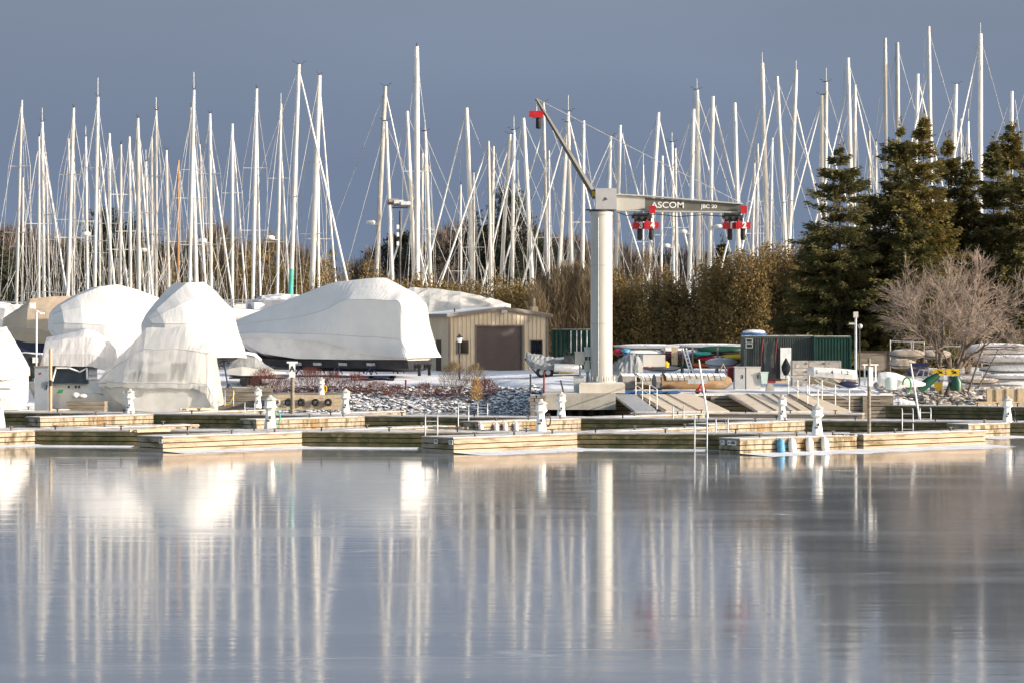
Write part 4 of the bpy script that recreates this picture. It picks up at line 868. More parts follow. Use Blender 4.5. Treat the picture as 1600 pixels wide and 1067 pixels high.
mb.build('window_frame', M['white'], root)
covered('', '', [st(D,66,573,574,576,578,(.4,.7,1.0,1.0)), st(D,76,527,535,556,571,(.5,1.0,1.35,1.35)), st(D,104,522,530,552,571,(.6,1.2,1.45,1.45)), st(D,136,514,526,552,572,(.6,1.2,1.5,1.5)), st(D,152,520,530,552,572,(.6,1.2,1.5,1.5)), st(D,172,530,538,560,578,(.5,1.1,1.4,1.4)), st(D,181,545,552,568,580,(.3,.8,1.1,1.1))], M['tarp_pale'], 0.015, cover='flybridge_cover', parent=root)
mb = MB()
for px in (60,76,92,108,128): mb.tube([P(px,603,D) + Vector((0,-1.1,0)), P(px,590,D) + Vector((0,-1.15,0))], .018, 4)
mb.tube([P(52,592,D) + Vector((0,-.3,0)), P(60,590,D) + Vector((0,-1.1,0)), P(128,590,D) + Vector((0,-1.2,0))], .02, 4); mb.build('bow_rail', M['steel'], root)
mb = MB()
for px, w_ in ((115,.10),(126,.10),(131,.10)): mb.box(P(px,603,D) + Vector((0,-1.42,0)), (w_,.06,.13))
mb.build('registration_marks', M['dark'], root)
mb = MB(); mb.prism([P(97,613,D) + Vector((0,-1.66,0)), P(101,607,D) + Vector((0,-1.66,0)), P(108,607,D) + Vector((0,-1.66,0)), P(106,612,D) + Vector((0,-1.66,0))], (0,.08,0)); mb.build('fender', M['hose_green'], root)
root = thing('work_float', 'dark weathered timber float between the cruiser and the wrapped boat', 'float', (X(132,126.5), 126.5, 0))
mb = MB()
for k in range(3): mb.bbox((X(104,126.6), 126.6, 0.42+k*.19), (X(163,126.6), 127.6, .59+k*.19))
mb.build('boards', M['wood_grey'], root)
mb = MB(); mb.ball(P(118,617,127.0), (.25,.3,.16), 7, 4, .15); mb.ball(P(128,618,127.1), (.3,.3,.12), 7, 4, .15); mb.build('snow_cover', M['decksnow'], root)
# boat wrapped in clear plastic
D = 129
root = thing('wrapped_boat', 'boat wrapped in translucent plastic film behind the second pier', 'wrapped boat', (X(250,D), D, 0))
boat_hull(root, 'hull', [(162,598,606,640,.15),(182,598,622,658,.9),(215,600,640,662,1.5),(300,604,644,662,1.7),(335,604,644,662,1.7)], M['hull_white'], D)
mb = MB(); mb.loft([[P(px,a,D) + Vector((0,-hb,0)), P(px + dx,b,D) + Vector((0,-hb*.85,0)), P(px + dx,b,D) + Vector((0,hb*.85,0)), P(px,a,D) + Vector((0,hb,0))] for px, dx, a, b, hb in ((180,14,600,592,.8),(215,10,601,574,1.2),(262,0,603,566,1.3),(318,0,604,545,1.35))], smooth=False); mb.build('cabin', M['white'], root)
mb = MB()
for px, w_, a, b in ((214,.3,580,596),(226,.3,578,596),(252,.9,582,594),(285,.8,566,592)): mb.box(P(px,(a+b)/2,D) + Vector((0,-1.36,0)), (w_,.05,(b-a)*D/F), 0, 0, .35 if px < 240 else 0)
mb.build('cabin_window', M['glass'], root)
mb = MB(); mb.box(P(320,604,D) + Vector((0,-1.82,0)), (.6,.05,.2)); mb.build('vent_panel', M['steel'], root)
mb = MB()
for px in (205, 238): mb.box(P(px,611,D) + Vector((0,-1.66,0)), (.32,.04,.1))
mb.build('porthole', M['steel'], root)
covered('', '', [st(D,155,592,594,598,603,(.05,.15,.3,.3)), st(D,172,570,580,596,603,(.1,.6,1.0,1.0)), st(D,200,544,562,597,604,(.15,1.0,1.62,1.62)), st(D,230,512,545,597,604,(.2,1.2,1.74,1.74)), st(D,262,513,545,597,605,(.2,1.3,1.8,1.8)), st(D,292,511,545,597,605,(.3,1.3,1.82,1.82)), st(D,312,535,548,597,606,(.6,1.45,1.86,1.86)), st(D,328,541,552,598,612,(.8,1.5,1.88,1.9)), st(D,332,543,552,600,624,(.8,1.5,1.88,1.92)), st(D,343,618,620,626,634,(1.0,1.6,1.95,2.1))], M['wrap'], 0.035, cover='plastic_wrap', parent=root, sub=4)
# small snowed boat on a trailer at the cruiser bow
D = 149
root = thing('small_boat', 'small runabout crusted with snow on a trailer below the cruiser bow', 'small boat', (X(398,D), D, 1.7))
boat_hull(root, 'hull', [(358,576,584,588,.8),(380,572,586,590,.95),(410,576,586,590,.9),(432,580,584,588,.45),(446,581,583,584,.06)], M['hull_white'], D)
mb = MB(); mb.loft([[P(px,a,D) + Vector((0,-hb,0)), P(px,b,D) + Vector((0,-hb*.6,0)), P(px,b,D) + Vector((0,hb*.6,0)), P(px,a,D) + Vector((0,hb,0))] for px, a, b, hb in ((358,576,570,.8),(370,574,556,.85),(386,573,551,.85),(400,574,554,.8),(412,577,568,.7),(428,580,577,.4))], smooth=False); mb.build('cover', M['tarp_grey'], root)
mb = MB(); mb.loft([[P(px,a,D) + Vector((0,-hb,0)), P(px,b,D) + Vector((0,-hb*.5,0)), P(px,b,D) + Vector((0,hb*.5,0)), P(px,a,D) + Vector((0,hb,0))] for px, a, b, hb in ((361,567,564,.6),(371,558,553,.66),(386,553,549,.66),(399,556,552,.6),(408,563,560,.45))], smooth=False); mb.build('snow_cover', M['snow'], root)
mb = MB(); mb.box(P(404,590,D), (3.3,1.4,.08)); mb.build('trailer_frame', M['dark'], root)
for q in (-.75,.75):
    for px in (384, 400): mb = MB(); c = P(px,595,D) + Vector((0,q,0)); mb.tube([c + Vector((0,-.1,0)), c + Vector((0,.1,0))], .28, 10); mb.build('wheel', M['black'], root)
# visible sailboat bow behind the cruiser bow
# ================================================================ column crane
D = 127.0
CX = X(941, D); zb, ztop = 1.365, Z(330, D)
root = thing('column_crane', 'tall pale column jib crane with long horizontal boom over the quay', 'crane', (CX, D+1.0, zb))
cy = D + 1.0
mb = MB(); mb.loft([[Vector((CX + sx*w_, cy + sy*w_*.7, z)) for sx, sy in ((-1,-1),(1,-1),(1,1),(-1,1))] for w_, z in ((1.14,zb),(1.14,zb+.45),(1.06,zb+.52))], smooth=False); mb.build('footing', M['concrete_pale'], root)
mb = MB(); mb.tube([(CX, cy, zb+.5), (CX, cy, ztop)], 0.545, 40); mb.tube([(CX,cy,zb+.52),(CX,cy,zb+.58)], .72, 32, smooth=False); mb.tube([(CX,cy,ztop-.16),(CX,cy,ztop)], .58, 40, smooth=False); mb.build('column', M['crane'], root)
mb = MB()
for z in (zb + 3.4, zb + 6.3): mb.tube([(CX,cy,z),(CX,cy,z+.05)], .553, 40, smooth=False)
mb.build('weld_seam', M['crane_box'], root)
mb = MB(); mb.tube([(CX-.18,cy-.56,zb+.6),(CX-.18,cy-.56,zb+3.2),(CX-.18,cy-.56,ztop-.3)], .022, 5); mb.build('conduit', M['steel'], root)
mb = MB(); mb.tube([P(966,331,D) + Vector((0,.85,0)), P(980,336,D) + Vector((0,.85,0)), P(992,335,D) + Vector((0,.8,0)), P(1030,334,D) + Vector((0,.8,0)), P(1060,338,D) + Vector((0,.8,0)), P(1100,335,D) + Vector((0,.8,0)), P(1140,338,D) + Vector((0,.8,0))], .022, 5); mb.build('festoon_cable', M['black'], root)
mb = MB()
for k in range(16):
    a = k*math.pi/8; mb.tube([(CX + .66*math.cos(a), cy + .66*math.sin(a), zb+.58), (CX + .66*math.cos(a), cy + .66*math.sin(a), zb+.82)], .028, 5)
mb.build('anchor_bolt', M['steel'], root)
mb = MB(); mb.bbox((X(931,D), cy-.62, Z(327,D)), (X(964,D), cy+.62, Z(294,D))); mb.build('head_box', M['crane_box'], root)
mb = MB(); c = P(947,311,D) + Vector((0,.37,0)); mb.prism([c + Vector(q) for q in ((-.10,0,-.09),(-.02,0,.10),(.03,0,.02),(.12,0,.0),(.02,0,-.04))], (0,-.02,0)); mb.build('emblem', M['dark'], root)
mb = MB(); mb.bbox((X(926,D), cy-.3, Z(306,D)), (X(931,D)-.004, cy+.2, Z(298,D))); mb.build('beacon', M['yellow'], root)
mb = MB(); mb.tube([(CX,cy,ztop), (CX,cy,Z(327,D))], .62, 24, smooth=False); mb.tube([P(915,327,D) + Vector((0,1,0)), P(935,327,D) + Vector((0,1,0))], .04, 6); mb.build('slew_ring', M['dark'], root)
# boom: two stepped tapering box girders
def girder(pts, hw, nm, mat):
    mb = MB(); mb.prism([Vector((X(px,D), cy - hw, Z(py,D))) for px, py in pts], (0, 2*hw, 0)); return mb.build(nm, mat, root)
girder([(964,303),(1009,304),(1009,326),(1000,327),(964,327.5)], .17, 'boom_root', M['crane'])
girder([(1007,307.5),(1160,319),(1168,328),(1160,330.5),(1003,328.5),(1003,322)], .14, 'boom', M['crane_beam_shade'])
mb = MB()
mb.prism([Vector((X(px,D), cy - .30, Z(py,D))) for px, py in ((964,302),(1010,304.2),(1162,317),(1162,318.6),(1010,306.2),(964,303.6))], (0,.60,0))
mb.prism([Vector((X(px,D), cy - .30, Z(py,D))) for px, py in ((964,327.2),(1003,328.2),(1164,330.2),(1164,332),(1003,330),(964,328.8))], (0,.60,0)); mb.build('boom_flange', M['crane'], root)
text_part('ASCOM', .42, M['white'], root, P(1045,320,D) + Vector((0,.845,0)), width=1.64, bold=.006)
text_part('JBC 20', .26, M['white'], root, P(1110,322,D) + Vector((0,.845,0)), width=.82, bold=.006)
# raised auxiliary arm
a, b = P(838,152,D) + Vector((0,1,0)), P(932,308,D) + Vector((0,1,0))
mb = MB(); mb.tube([a, a.lerp(b,.5), b], [.075,.12,.17], 4, smooth=False); mb.build('raised_arm', M['crane_beam_shade'], root)
mb = MB(); mb.tube([a, P(1000,235,D) + Vector((0,1,0)), P(1164,318,D) + Vector((0,1,0))], .02, 4); mb.tube([P(925,285,D) + Vector((0,1,0)), P(958,212,D) + Vector((0,1,0))], .03, 4); mb.build('tie_cable', M['steel'], root)
def trolley(pxs, nums, capx):
    cx_ = sum(pxs)/len(pxs)
    mb = MB(); mb.box(P(cx_-6,338,D) + Vector((0,1,0)), (1.0,.6,.16)); mb.box(P(cx_-4,343,D) + Vector((0,1,0)), (.85,.5,.13)); mb.box(P(cx_-6,333.5,D) + Vector((0,1,0)), (.8,.85,.1))
    for k in range(3): mb.tube([P(cx_-16+10*k,340,D) + Vector((0,.6,0)), P(cx_-16+10*k,340,D) + Vector((0,.72,0))], .09, 8)
    tr = mb.build('trolley', M['dark'], root)
    mb = MB(); mb.box(P(capx,327,D) + Vector((0,.62,0)), (.30,.16,.38)); mb.build('motor_cover', M['red'], tr)
    for px, nn in zip(pxs, nums):
        c = P(px,352,D) + Vector((0,1.0 - .25*(nn in '42'),0))
        mb = MB(); mb.box(c, (.72,.34,.32)); mb.box(c + Vector((-.22,0,.06)), (.10,.36,.46)); h = mb.build('hoist', M['red'], root)
        text_part(nn, .42, M['lampwhite'], h, c + Vector((.06,-.178,0)), bold=.02)
        mb = MB(); mb.tube([c + Vector((0,0,-.16)), c + Vector((0,0,-.62)), c + Vector((.0,0,-.72))], [.12,.13,.09], 8); mb.build('chain_bag', M['black'], h)
        mb = MB(); mb.tube([c + Vector((0,0,.16)), c + Vector((0,0,.38))], .05, 6); mb.build('hook', M['steel'], h)
trolley((1001,1019), ('3','4'), 1020); trolley((1143,1163), ('1','2'), 1164)
c = P(838,176,D) + Vector((0,1,0)); mb = MB(); mb.box(c, (.72,.4,.28)); mb.box(c + Vector((.05,0,-.05)), (.5,.42,.30)); h = mb.build('hoist', M['red'], root)
mb = MB(); mb.tube([c + Vector((.12,0,-.16)), c + Vector((.12,0,-.66)), c + Vector((.12,0,-.74))], [.13,.14,.10], 8); mb.build('chain_bag', M['black'], h)
mb = MB(); mb.tube([c + Vector((.02,0,.14)), a + Vector((.02,0,0))], .03, 5); mb.build('hook', M['steel'], h)
# control boxes at the column foot
for px, py, w_, h_, lab in ((919,550,.36,.42,'small grey control box strapped high on the crane column'),(906,560,.5,.62,'squat pale control box on posts beside the crane column'),(917,572,.28,.5,'narrow pale control box nearest the crane column')):
    r2 = thing('control_box', lab, 'control box', P(px,600,D+1.2))
    mb = MB(); cc = P(px,py,D+1.2); mb.box(cc, (w_,.3,h_)); mb.box(cc + Vector((0,-.02,h_/2+.02)), (w_+.05,.36,.04)); mb.build('cabinet', M['crane'] if px != 919 else M['steel'], r2)
    mb = MB(); mb.tube([Vector((cc.x, cc.y, cc.z-h_/2)), Vector((cc.x, cc.y, 1.38))], .05, 6); mb.build('post', M['steel'], r2)
r2 = thing('valve_box', 'low grey steel box on the quay left of the crane footing', 'box', P(896,610,D+.6)); mb = MB(); mb.bbox((X(897,D+.6), D+.6, 1.39), (X(912,D+.6), D+1.3, 1.39+.75)); mb.build('body', M['steel'], r2); mb = MB(); mb.bbox((X(896,D+.6), D+.55, 2.145), (X(913,D+.6), D+1.35, 2.18)); mb.build('lid', M['grey_box'], r2)
for px, lab, hh in ((829,'short post with hose at the left end of the quay',.9),(850,'rusty steel post standing on the quay edge',1.0),(881,'leaning short steel post on the snowy quay',.6)):
    mb = MB(); mb.tube([Vector((X(px,D+.4), D+.4, 1.36)), Vector((X(px,D+.4) - (.15 if px == 881 else 0), D+.4, 1.36+hh))], .05, 6); mb.tube([Vector((X(px,D+.4) - (.15 if px == 881 else 0), D+.4, 1.36+hh)), Vector((X(px,D+.4) - (.15 if px == 881 else 0), D+.4, 1.4+hh))], .075, 6); tag(mb.build('bollard', M['maroon'] if px == 850 else M['dark']), lab, 'post')

# ================================================================ shed
D = 167.0
ang = math.radians(25.0); ux = Vector((math.cos(ang), math.sin(ang), 0)); uy = Vector((-math.sin(ang), math.cos(ang), 0))
c0 = Vector((X(701,D), D, GZ-.05))                      # front left corner
Wd = (X(858,D+3) - X(701,D))/math.cos(ang)*0.985; Dp = 9.0
root = thing('shed', 'tan ribbed metal shed with brown roller door', 'shed', c0)
def S(u, v, z): return c0 + ux*u + uy*v + Vector((0,0,z))
he, hr = Z(493,D) - GZ + .05, Z(486,D+1.5) - GZ + .12
uc = Wd*.54; dw0, dw1 = Wd*.275, Wd*.740; dh = Z(511,D) - GZ + .08
mb = MB()
mb.prism([S(0,0,0), S(dw0,0,0), S(dw0,0,dh), S(dw1,0,dh), S(dw1,0,0), S(Wd,0,0), S(Wd,0,he), S(uc,0,hr), S(0,0,he)], uy*.12)
mb.prism([S(0,.121,0), S(0,Dp,0), S(0,Dp,he), S(0,.121,he)], ux*.1); mb.prism([S(Wd-.1,.121,0), S(Wd-.1,Dp,0), S(Wd-.1,Dp,he), S(Wd-.1,.121,he)], ux*.1)
mb.prism([S(.1,Dp-.1,0), S(Wd-.1,Dp-.1,0), S(Wd-.1,Dp-.1,he), S(uc,Dp-.1,hr), S(.1,Dp-.1,he)], uy*.1)
n = int(Wd/.30)
for k in range(n):      # standing ribs of the cladding
    u = .10 + k*.30
    if u > Wd - .15: break
    zt_ = he + (hr-he)*(u/uc if u < uc else (Wd-u)/(Wd-uc)) - .05; z0 = dh + .12 if dw0 - .12 < u < dw1 + .12 else 0.0
    mb.add([S(u-.055,0,z0), S(u-.025,-.045,z0), S(u+.025,-.045,z0), S(u+.055,0,z0), S(u-.055,0,zt_), S(u-.025,-.045,zt_), S(u+.025,-.045,zt_), S(u+.055,0,zt_)], [(0,1,5,4),(1,2,6,5),(2,3,7,6),(4,5,6,7)])
for k in range(int(Dp/.30)):
    v = .2 + k*.30; mb.add([S(0,v-.055,0), S(-.045,v-.025,0), S(-.045,v+.025,0), S(0,v+.055,0), S(0,v-.055,he-.1), S(-.045,v-.025,he-.1), S(-.045,v+.025,he-.1), S(0,v+.055,he-.1)], [(0,1,5,4),(1,2,6,5),(2,3,7,6)])
mb.build('wall', M['tan_clad'], root)
mb = MB()
mb.prism([S(-.25,-.3,he-.02), S(uc,-.3,hr+.08), S(uc,-.3,hr+.20), S(-.25,-.3,he+.10)], uy*(Dp+.6)); mb.prism([S(uc,-.3,hr+.08), S(Wd+.25,-.3,he-.02), S(Wd+.25,-.3,he+.10), S(uc,-.3,hr+.20)], uy*(Dp+.6)); rf = mb.build('roof', M['roof'], root)
mb = MB()
mb.prism([S(-.27,-.33,he-.12), S(uc,-.33,hr-.02), S(uc,-.33,hr+.16), S(-.27,-.33,he+.06)], uy*.03); mb.prism([S(uc,-.33,hr-.02), S(Wd+.27,-.33,he-.12), S(Wd+.27,-.33,he+.06), S(uc,-.33,hr+.16)], uy*.03)
mb.prism([S(-.29,-.3,he-.12), S(-.29,Dp+.3,he-.12), S(-.29,Dp+.3,he+.05), S(-.29,-.3,he+.05)], ux*.03); mb.build('fascia', M['tan_trim'], root)
mb = MB()
for u in (-.03, Wd-.12): mb.prism([S(u,-.06,0), S(u+.15,-.06,0), S(u+.15,-.06,he-.12), S(u,-.06,he-.12)], uy*.055)
mb.build('corner_trim', M['tan_trim'], root)
mb = MB(); mb.prism([S(dw0,.07,0), S(dw1,.07,0), S(dw1,.07,dh), S(dw0,.07,dh)], uy*.04)
for k in range(1, 7): mb.prism([S(dw0+.1,.062,dh*k/7-.012), S(dw1-.1,.062,dh*k/7-.012), S(dw1-.1,.062,dh*k/7+.012), S(dw0+.1,.062,dh*k/7+.012)], uy*.01)
mb.build('roller_door', M['door'], root)
mb = MB(); mb.prism([S(dw0-.1,-.05,0), S(dw0,-.05,0), S(dw0,-.05,dh), S(dw0-.1,-.05,dh)], uy*.05); mb.prism([S(dw1,-.05,0), S(dw1+.1,-.05,0), S(dw1+.1,-.05,dh), S(dw1,-.05,dh)], uy*.05); mb.prism([S(dw0-.1,-.055,dh), S(dw1+.1,-.055,dh), S(dw1+.1,-.055,dh+.1), S(dw0-.1,-.055,dh+.1)], uy*.055); mb.build('door_frame', M['tan_trim'], root)
for u0, u1, z0, z1 in ((Wd*.075, Wd*.195, Z(552,D)-GZ, Z(531,D)-GZ), (Wd*.815, Wd*.945, Z(554,D+3)-GZ+.05, Z(531,D+3)-GZ+.05)):
    mb = MB(); fr_ = .06
    for p in (((u0,z0),(u0+fr_,z1)),((u1-fr_,z0),(u1,z1)),((u0+fr_,z0),(u1-fr_,z0+fr_)),((u0+fr_,z1-fr_),(u1-fr_,z1))):
        (a_, b_), (c_, d_) = p; mb.prism([S(a_,-.09,b_), S(c_,-.09,b_), S(c_,-.09,d_), S(a_,-.09,d_)], uy*.085)
    wf = mb.build('window', M['tan_trim'], root)
    mb = MB(); mb.prism([S(u0+fr_,-.065,z0+fr_), S(u1-fr_,-.065,z0+fr_), S(u1-fr_,-.065,z1-fr_), S(u0+fr_,-.065,z1-fr_)], uy*.02); mb.build('pane', M['glass'], wf)
mb = MB(); mb.prism([S(-.06,1.1,0), S(-.06,1.95,0), S(-.06,1.95,2.05), S(-.06,1.1,2.05)], ux*.05); dd = mb.build('side_door', M['brown_door'], root)
mb = MB(); mb.box(S(-.1,1.2,1.0), (.06,.08,.08)); mb.build('handle', M['steel'], dd)
mb = MB()
for k in range(4): mb.prism([S(-.075,2.35,1.1+k*.24), S(-.075,2.95,1.1+k*.24), S(-.075,2.95,1.28+k*.24), S(-.075,2.35,1.28+k*.24)], ux*.02)
mb.build('notice', M['steel'], root)
mb = MB(); mb.box(S(uc,-.2,hr-.12), (.42,.25,.2), ang); mb.box(S(Wd*.81,-.16,he-.35), (.16,.2,.12), ang); mb.tube([S(Wd*.81,-.06,he-.3), S(Wd*.81,-.06,he-.02)], .025, 5); mb.build('wall_lamp', M['crane'], root)
mb = MB(); c = S(Wd*.94,1.2,he+.2); mb.box(c + Vector((0,0,.2)), (.42,.4,.4), ang); mb.tube([c + Vector((0,0,.4)), c + Vector((0,0,.95))], .09, 8); mb.build('vent', M['lwood'], rf)
mb = MB(); mb.tube([S(Wd*.12,1.0,he+.1), S(Wd*.12,1.0,he+.45)], .05, 6); mb.build('roof_pipe', M['dark'], rf)
# ---------------------------------------------------------------- containers
def container(label, px0, px1, py0, D, mat, depth=2.4, ht=2.6, yaw=0.0, z0=None, ribs=22, end=None):
    z0 = GZ-.1 if z0 is None else z0; x0, x1 = X(px0,D), X(px1,D); zt = Z(py0, D)
    r_ = thing('shipping_container', label, 'shipping container', (x0, D, z0)); r_.rotation_euler = (0,0,yaw)
    mb = MB(); rings = []; n = ribs*4
    f = []; L_ = x1 - x0
    pr = [(0.0,0.0)]
    for k in range(ribs): 
        b_ = L_*(k+.1)/ribs; s_ = L_/ribs*.8; pr += [(b_, 0.0), (b_ + s_*.2, .045), (b_ + s_*.55, .045), (b_ + s_*.75, 0.0)]
    pr.append((L_, 0.0))
    lo = [Vector((x0 + u, D + v, z0 + .16)) for u, v in pr]; hi = [Vector((x0 + u, D + v, zt - .12)) for u, v in pr]
    mb.add(lo + hi, [(i, i+1, len(pr)+i+1, len(pr)+i) for i in range(len(pr)-1)])
    mb.bbox((x0, D+.06, z0+.1), (x1, D+depth, zt-.05)); mb.build('corrugated_side', mat, r_)
    mb = MB()
    for zz in ((z0, z0+.16), (zt-.12, zt)): mb.bbox((x0-.02, D-.03, zz[0]), (x1+.02, D+.055, zz[1]))
    for xx in (x0-.02, x1-.10): mb.bbox((xx, D-.035, z0+.16), (xx+.12, D+.055, zt-.12))
    mb.build('frame', mat, r_)
    mb = MB(); mb.bbox((x0+.02, D, zt-.049), (x1-.02, D+depth-.02, zt+.03)); mb.build('snow_cover', M['decksnow'], r_)
    return r_
D = 172
r_ = container('dark green shipping container with white locking bars behind the shed', 862, 930, 515, D, M['green_can'], depth=2.4, ribs=10)
for px in (892, 901, 908, 917):
    mb = MB(); mb.tube([P(px,517,D) + Vector((0,-.06,0)), P(px,551,D) + Vector((0,-.06,0))], .035, 5); mb.build('locking_bar', M['lampwhite'], r_)
D = 146
r_ = container('dark grey green container hut with white door', 1163, 1271, 525, D, M['dgreen_can'], ribs=30, z0=1.35)
mb = MB(); mb.bbox((X(1219,D), D-.09, 1.4), (X(1236,D), D-.045, Z(543,D))); d_ = mb.build('door', M['lampwhite'], r_)
mb = MB(); mb.bbox((X(1193,D), D-.07, 1.4), (X(1212,D), D-.05, Z(534,D))); mb.build('double_door', M['dgreen_can'], r_)
for px in (1191, 1213):
    mb = MB(); mb.tube([P(px-2,552,D) + Vector((0,-.2,0)), P(px,534,D) + Vector((0,-.2,0)), P(px+1,530,D) + Vector((0,-.18,0))], .06, 5); mb.tube([P(px-3,583,D) + Vector((0,-.2,0)), P(px-2,545,D) + Vector((0,-.2,0))], .045, 5); mb.build('oar', M['maroon'], r_)
for k in range(2):
    mb = MB(); z1 = Z(529 + 8*k,D)
    for q in (((1165,0),(1166,.24)),((1175,0),(1176,.24)),((1166,0),(1175,.035)),((1166,.205),(1175,.24))): mb.bbox((X(q[0][0],D), D-.08, z1 - q[1][1]), (X(q[1][0],D), D-.05, z1 - q[0][1]))
    mb.build('notice_frame', M['steel'], r_)
r_ = container('bright green corrugated container end right of the dark hut', 1272, 1330, 526, 145.6, M['green_can'], ribs=12, z0=1.35)
r2 = thing('tarp_bundle', 'snowy blue tarpaulin bundle on the container hut roof', 'bundle', P(1172,524,D+1)); mb = MB(); mb.ball(P(1178,522,D+1), (.75,.5,.16), 10, 5, .1); mb.build('tarpaulin', M['blue'], r2); mb = MB(); mb.ball(P(1178,519,D+1), (.72,.5,.14), 10, 5, .12); mb.build('snow_cover', M['snow'], r2)
r2 = thing('door_poster', 'dark folded umbrella shape leaning on the white hut door', 'umbrella', P(1229,590,D-.4)); mb = MB(); mb.loft([[P(1228,py,D-.5) + Vector((q*math.cos(a), q*math.sin(a), 0)) for a in [i*math.pi/4 for i in range(8)]] for py, q in ((586,.12),(578,.24),(572,.26),(566,.16),(559,.03))]); mb.build('canopy', M['black'], r2); mb = MB(); mb.tube([P(1228,605,D-.5), P(1228,584,D-.5)], .03, 5); mb.build('pole', M['dark'], r2)
# ================================================================ stacked blocks, lockers, canoes, tanks
D = 140.5
r_ = thing('block_stack', 'stack of pale pitted interlocking blocks before the green container', 'block stack', P(1275,605,D))
mb = MB(); bw = 1.9
for k in range(4):
    for i in range(3):
        x0 = X(1238,D) + i*.9
        mb.bbox((x0 + .01, D + (.0 if k%2 else .02), 1.22 + k*.40), (x0 + .885, D+1.0, 1.6 + k*.40))
mb.build('blocks', M['block'], r_)
mb = MB()
for k in range(7):
    for i in range(2): mb.bbox((X(1258,D) + i*.95 + (k%2)*.25, D-.05, 1.30 + k*.22), (X(1258,D) + i*.95 + .12 + (k%2)*.25, D-.002, 1.36 + k*.22))
mb.build('lifting_slot', M['core'], r_)
D = 137
r_ = thing('storage_locker', 'pair of beige lockers standing on the snow, dappled by sun', 'locker', P(1168,598,D))
for x0, x1 in ((1148,1165),(1166,1189)):
    mb = MB(); mb.bbox((X(x0,D), D, 1.28), (X(x1,D)-.02, D+.9, Z(574,D))); mb.bbox((X(x0,D)-.02, D-.03, Z(574,D)+.003), (X(x1,D), D+.93, Z(574,D)+.05)); q = mb.build('locker_body', M['crane_box'] if x0 == 1148 else M['crane'], r_)
    mb = MB(); mb.bbox((X(x1,D)-.2, D-.03, 1.9), (X(x1,D)-.14, D-.002, 2.1)); mb.build('handle', M['dark'], q)
r_ = thing('bin', 'small pale plastic tub right of the lockers', 'tub', P(1193,596,D)); mb = MB(); c = P(1194,590,D); mb.loft([[c + Vector((sx*w_, sy*w_*.8, z)) for sx, sy in ((-1,-1),(1,-1),(1,1),(-1,1))] for w_, z in ((.15,-.30),(.20,.28),(.23,.28),(.23,.33))], smooth=False); mb.build('body', M['mint'], r_)
# canoe rack: long boats stored in tiers
def canoe(label, px0, px1, py, D, mat, h=.34, w=.42, sag=0.0, group='canoes and kayaks on the storage rack', name='canoe', cat='canoe', up=1.0):
    n = 13; rings = []
    for i in range(n):
        t = i/(n-1); e = max(0.02, 1 - abs(2*t-1)**3.2); x = X(px0 + (px1-px0)*t, D); zc = Z(py, D) + .10*abs(2*t-1)**4
        rings.append([Vector((x, D + w*e*math.cos(a), zc + h*.75*(0.35 + .65*e)*math.sin(a)*(1.0 if math.sin(a) > 0 else .35))) for a in [k*math.pi/5 for k in range(10)]])
    mb = MB(); mb.loft(rings); rt = thing(name, label, cat, (X((px0+px1)/2,D), D, Z(py,D)), group); mb.build('hull', mat, rt)
    mb = MB(); mb.tube([(rings[i][0]) for i in range(n)], .025, 4); mb.tube([(rings[i][5]) for i in range(n)], .025, 4); mb.build('gunwale', M['dark'], rt); return rt
D = 150
canoe('long grey upturned canoe on the top tier beside the crane column', 958, 1062, 545, D, M['kgrey'], .40, name='canoe')
canoe('long pale upturned canoe lying along the top tier, farthest right', 1045, 1166, 543, D+.9, M['kgrey'], .36)
canoe('dark green canoe with white gunwale on the top tier', 1090, 1166, 549, D, M['kgreen'], .44)
canoe('violet wrapped boat under the green canoe', 1055, 1128, 556, D+.2, M['purple'], .5)
canoe('white kayak on the middle tier right of the violet wrap', 1108, 1150, 561, D, M['white'], .30, name='kayak', cat='kayak')
canoe('yellow kayak poking out beside the container hut', 1128, 1164, 560, D-.5, M['yellow'], .34, name='kayak', cat='kayak')
canoe('dark red kayak nose below the violet wrap', 1090, 1122, 563, D-.6, M['red'], .34, name='kayak', cat='kayak')
canoe('orange kayak on the lowest tier', 1078, 1126, 573, D-.6, M['orange'], .36, name='kayak', cat='kayak')
canoe('grey shrouded kayak in front of the orange one', 1102, 1152, 571, D-2.2, M['kgrey'], .62, name='kayak', cat='kayak')
canoe('dark green kayak at the left of the orange one', 1062, 1092, 573, D-.4, M['kgreen'], .34, name='kayak', cat='kayak')
canoe('small red and white kayak tip beside the crane column', 956, 976, 552, D-.6, M['red'], .34, name='kayak', cat='kayak')
canoe('white kayak stored under the top grey canoe', 972, 1052, 553, D-.2, M['white'], .34, name='kayak', cat='kayak')
canoe('small blue kayak tip next to the red one by the column', 970, 985, 551, D-.9, M['buoy_blue'], .34, name='kayak', cat='kayak')
canoe('crimson kayak behind the rusty tanks, below the white crate', 990, 1022, 575, D-2.5, M['red'], .36, name='kayak', cat='kayak')
canoe('grey kayak right of the crimson one', 1008, 1062, 578, D-1.8, M['tarp_grey'], .36, name='kayak', cat='kayak')
canoe('red kayak half hidden by the plywood sheet', 1036, 1062, 557, D-1.0, M['maroon'], .34, name='kayak', cat='kayak')
canoe('teal kayak on the middle tier, right of the ladder', 1082, 1112, 555, D-.5, M['teal'], .3, name='kayak', cat='kayak')
canoe('pale kayak on the middle tier behind the plywood strip', 1028, 1066, 549, D-.2, M['white'], .3, name='kayak', cat='kayak')
canoe('orange tipped small kayak left of the crimson one', 978, 1000, 571, D-2.6, M['orange'], .28, name='kayak', cat='kayak')
canoe('black kayak under the yellow one', 1130, 1164, 566, D-.4, M['dark'], .3, name='kayak', cat='kayak')
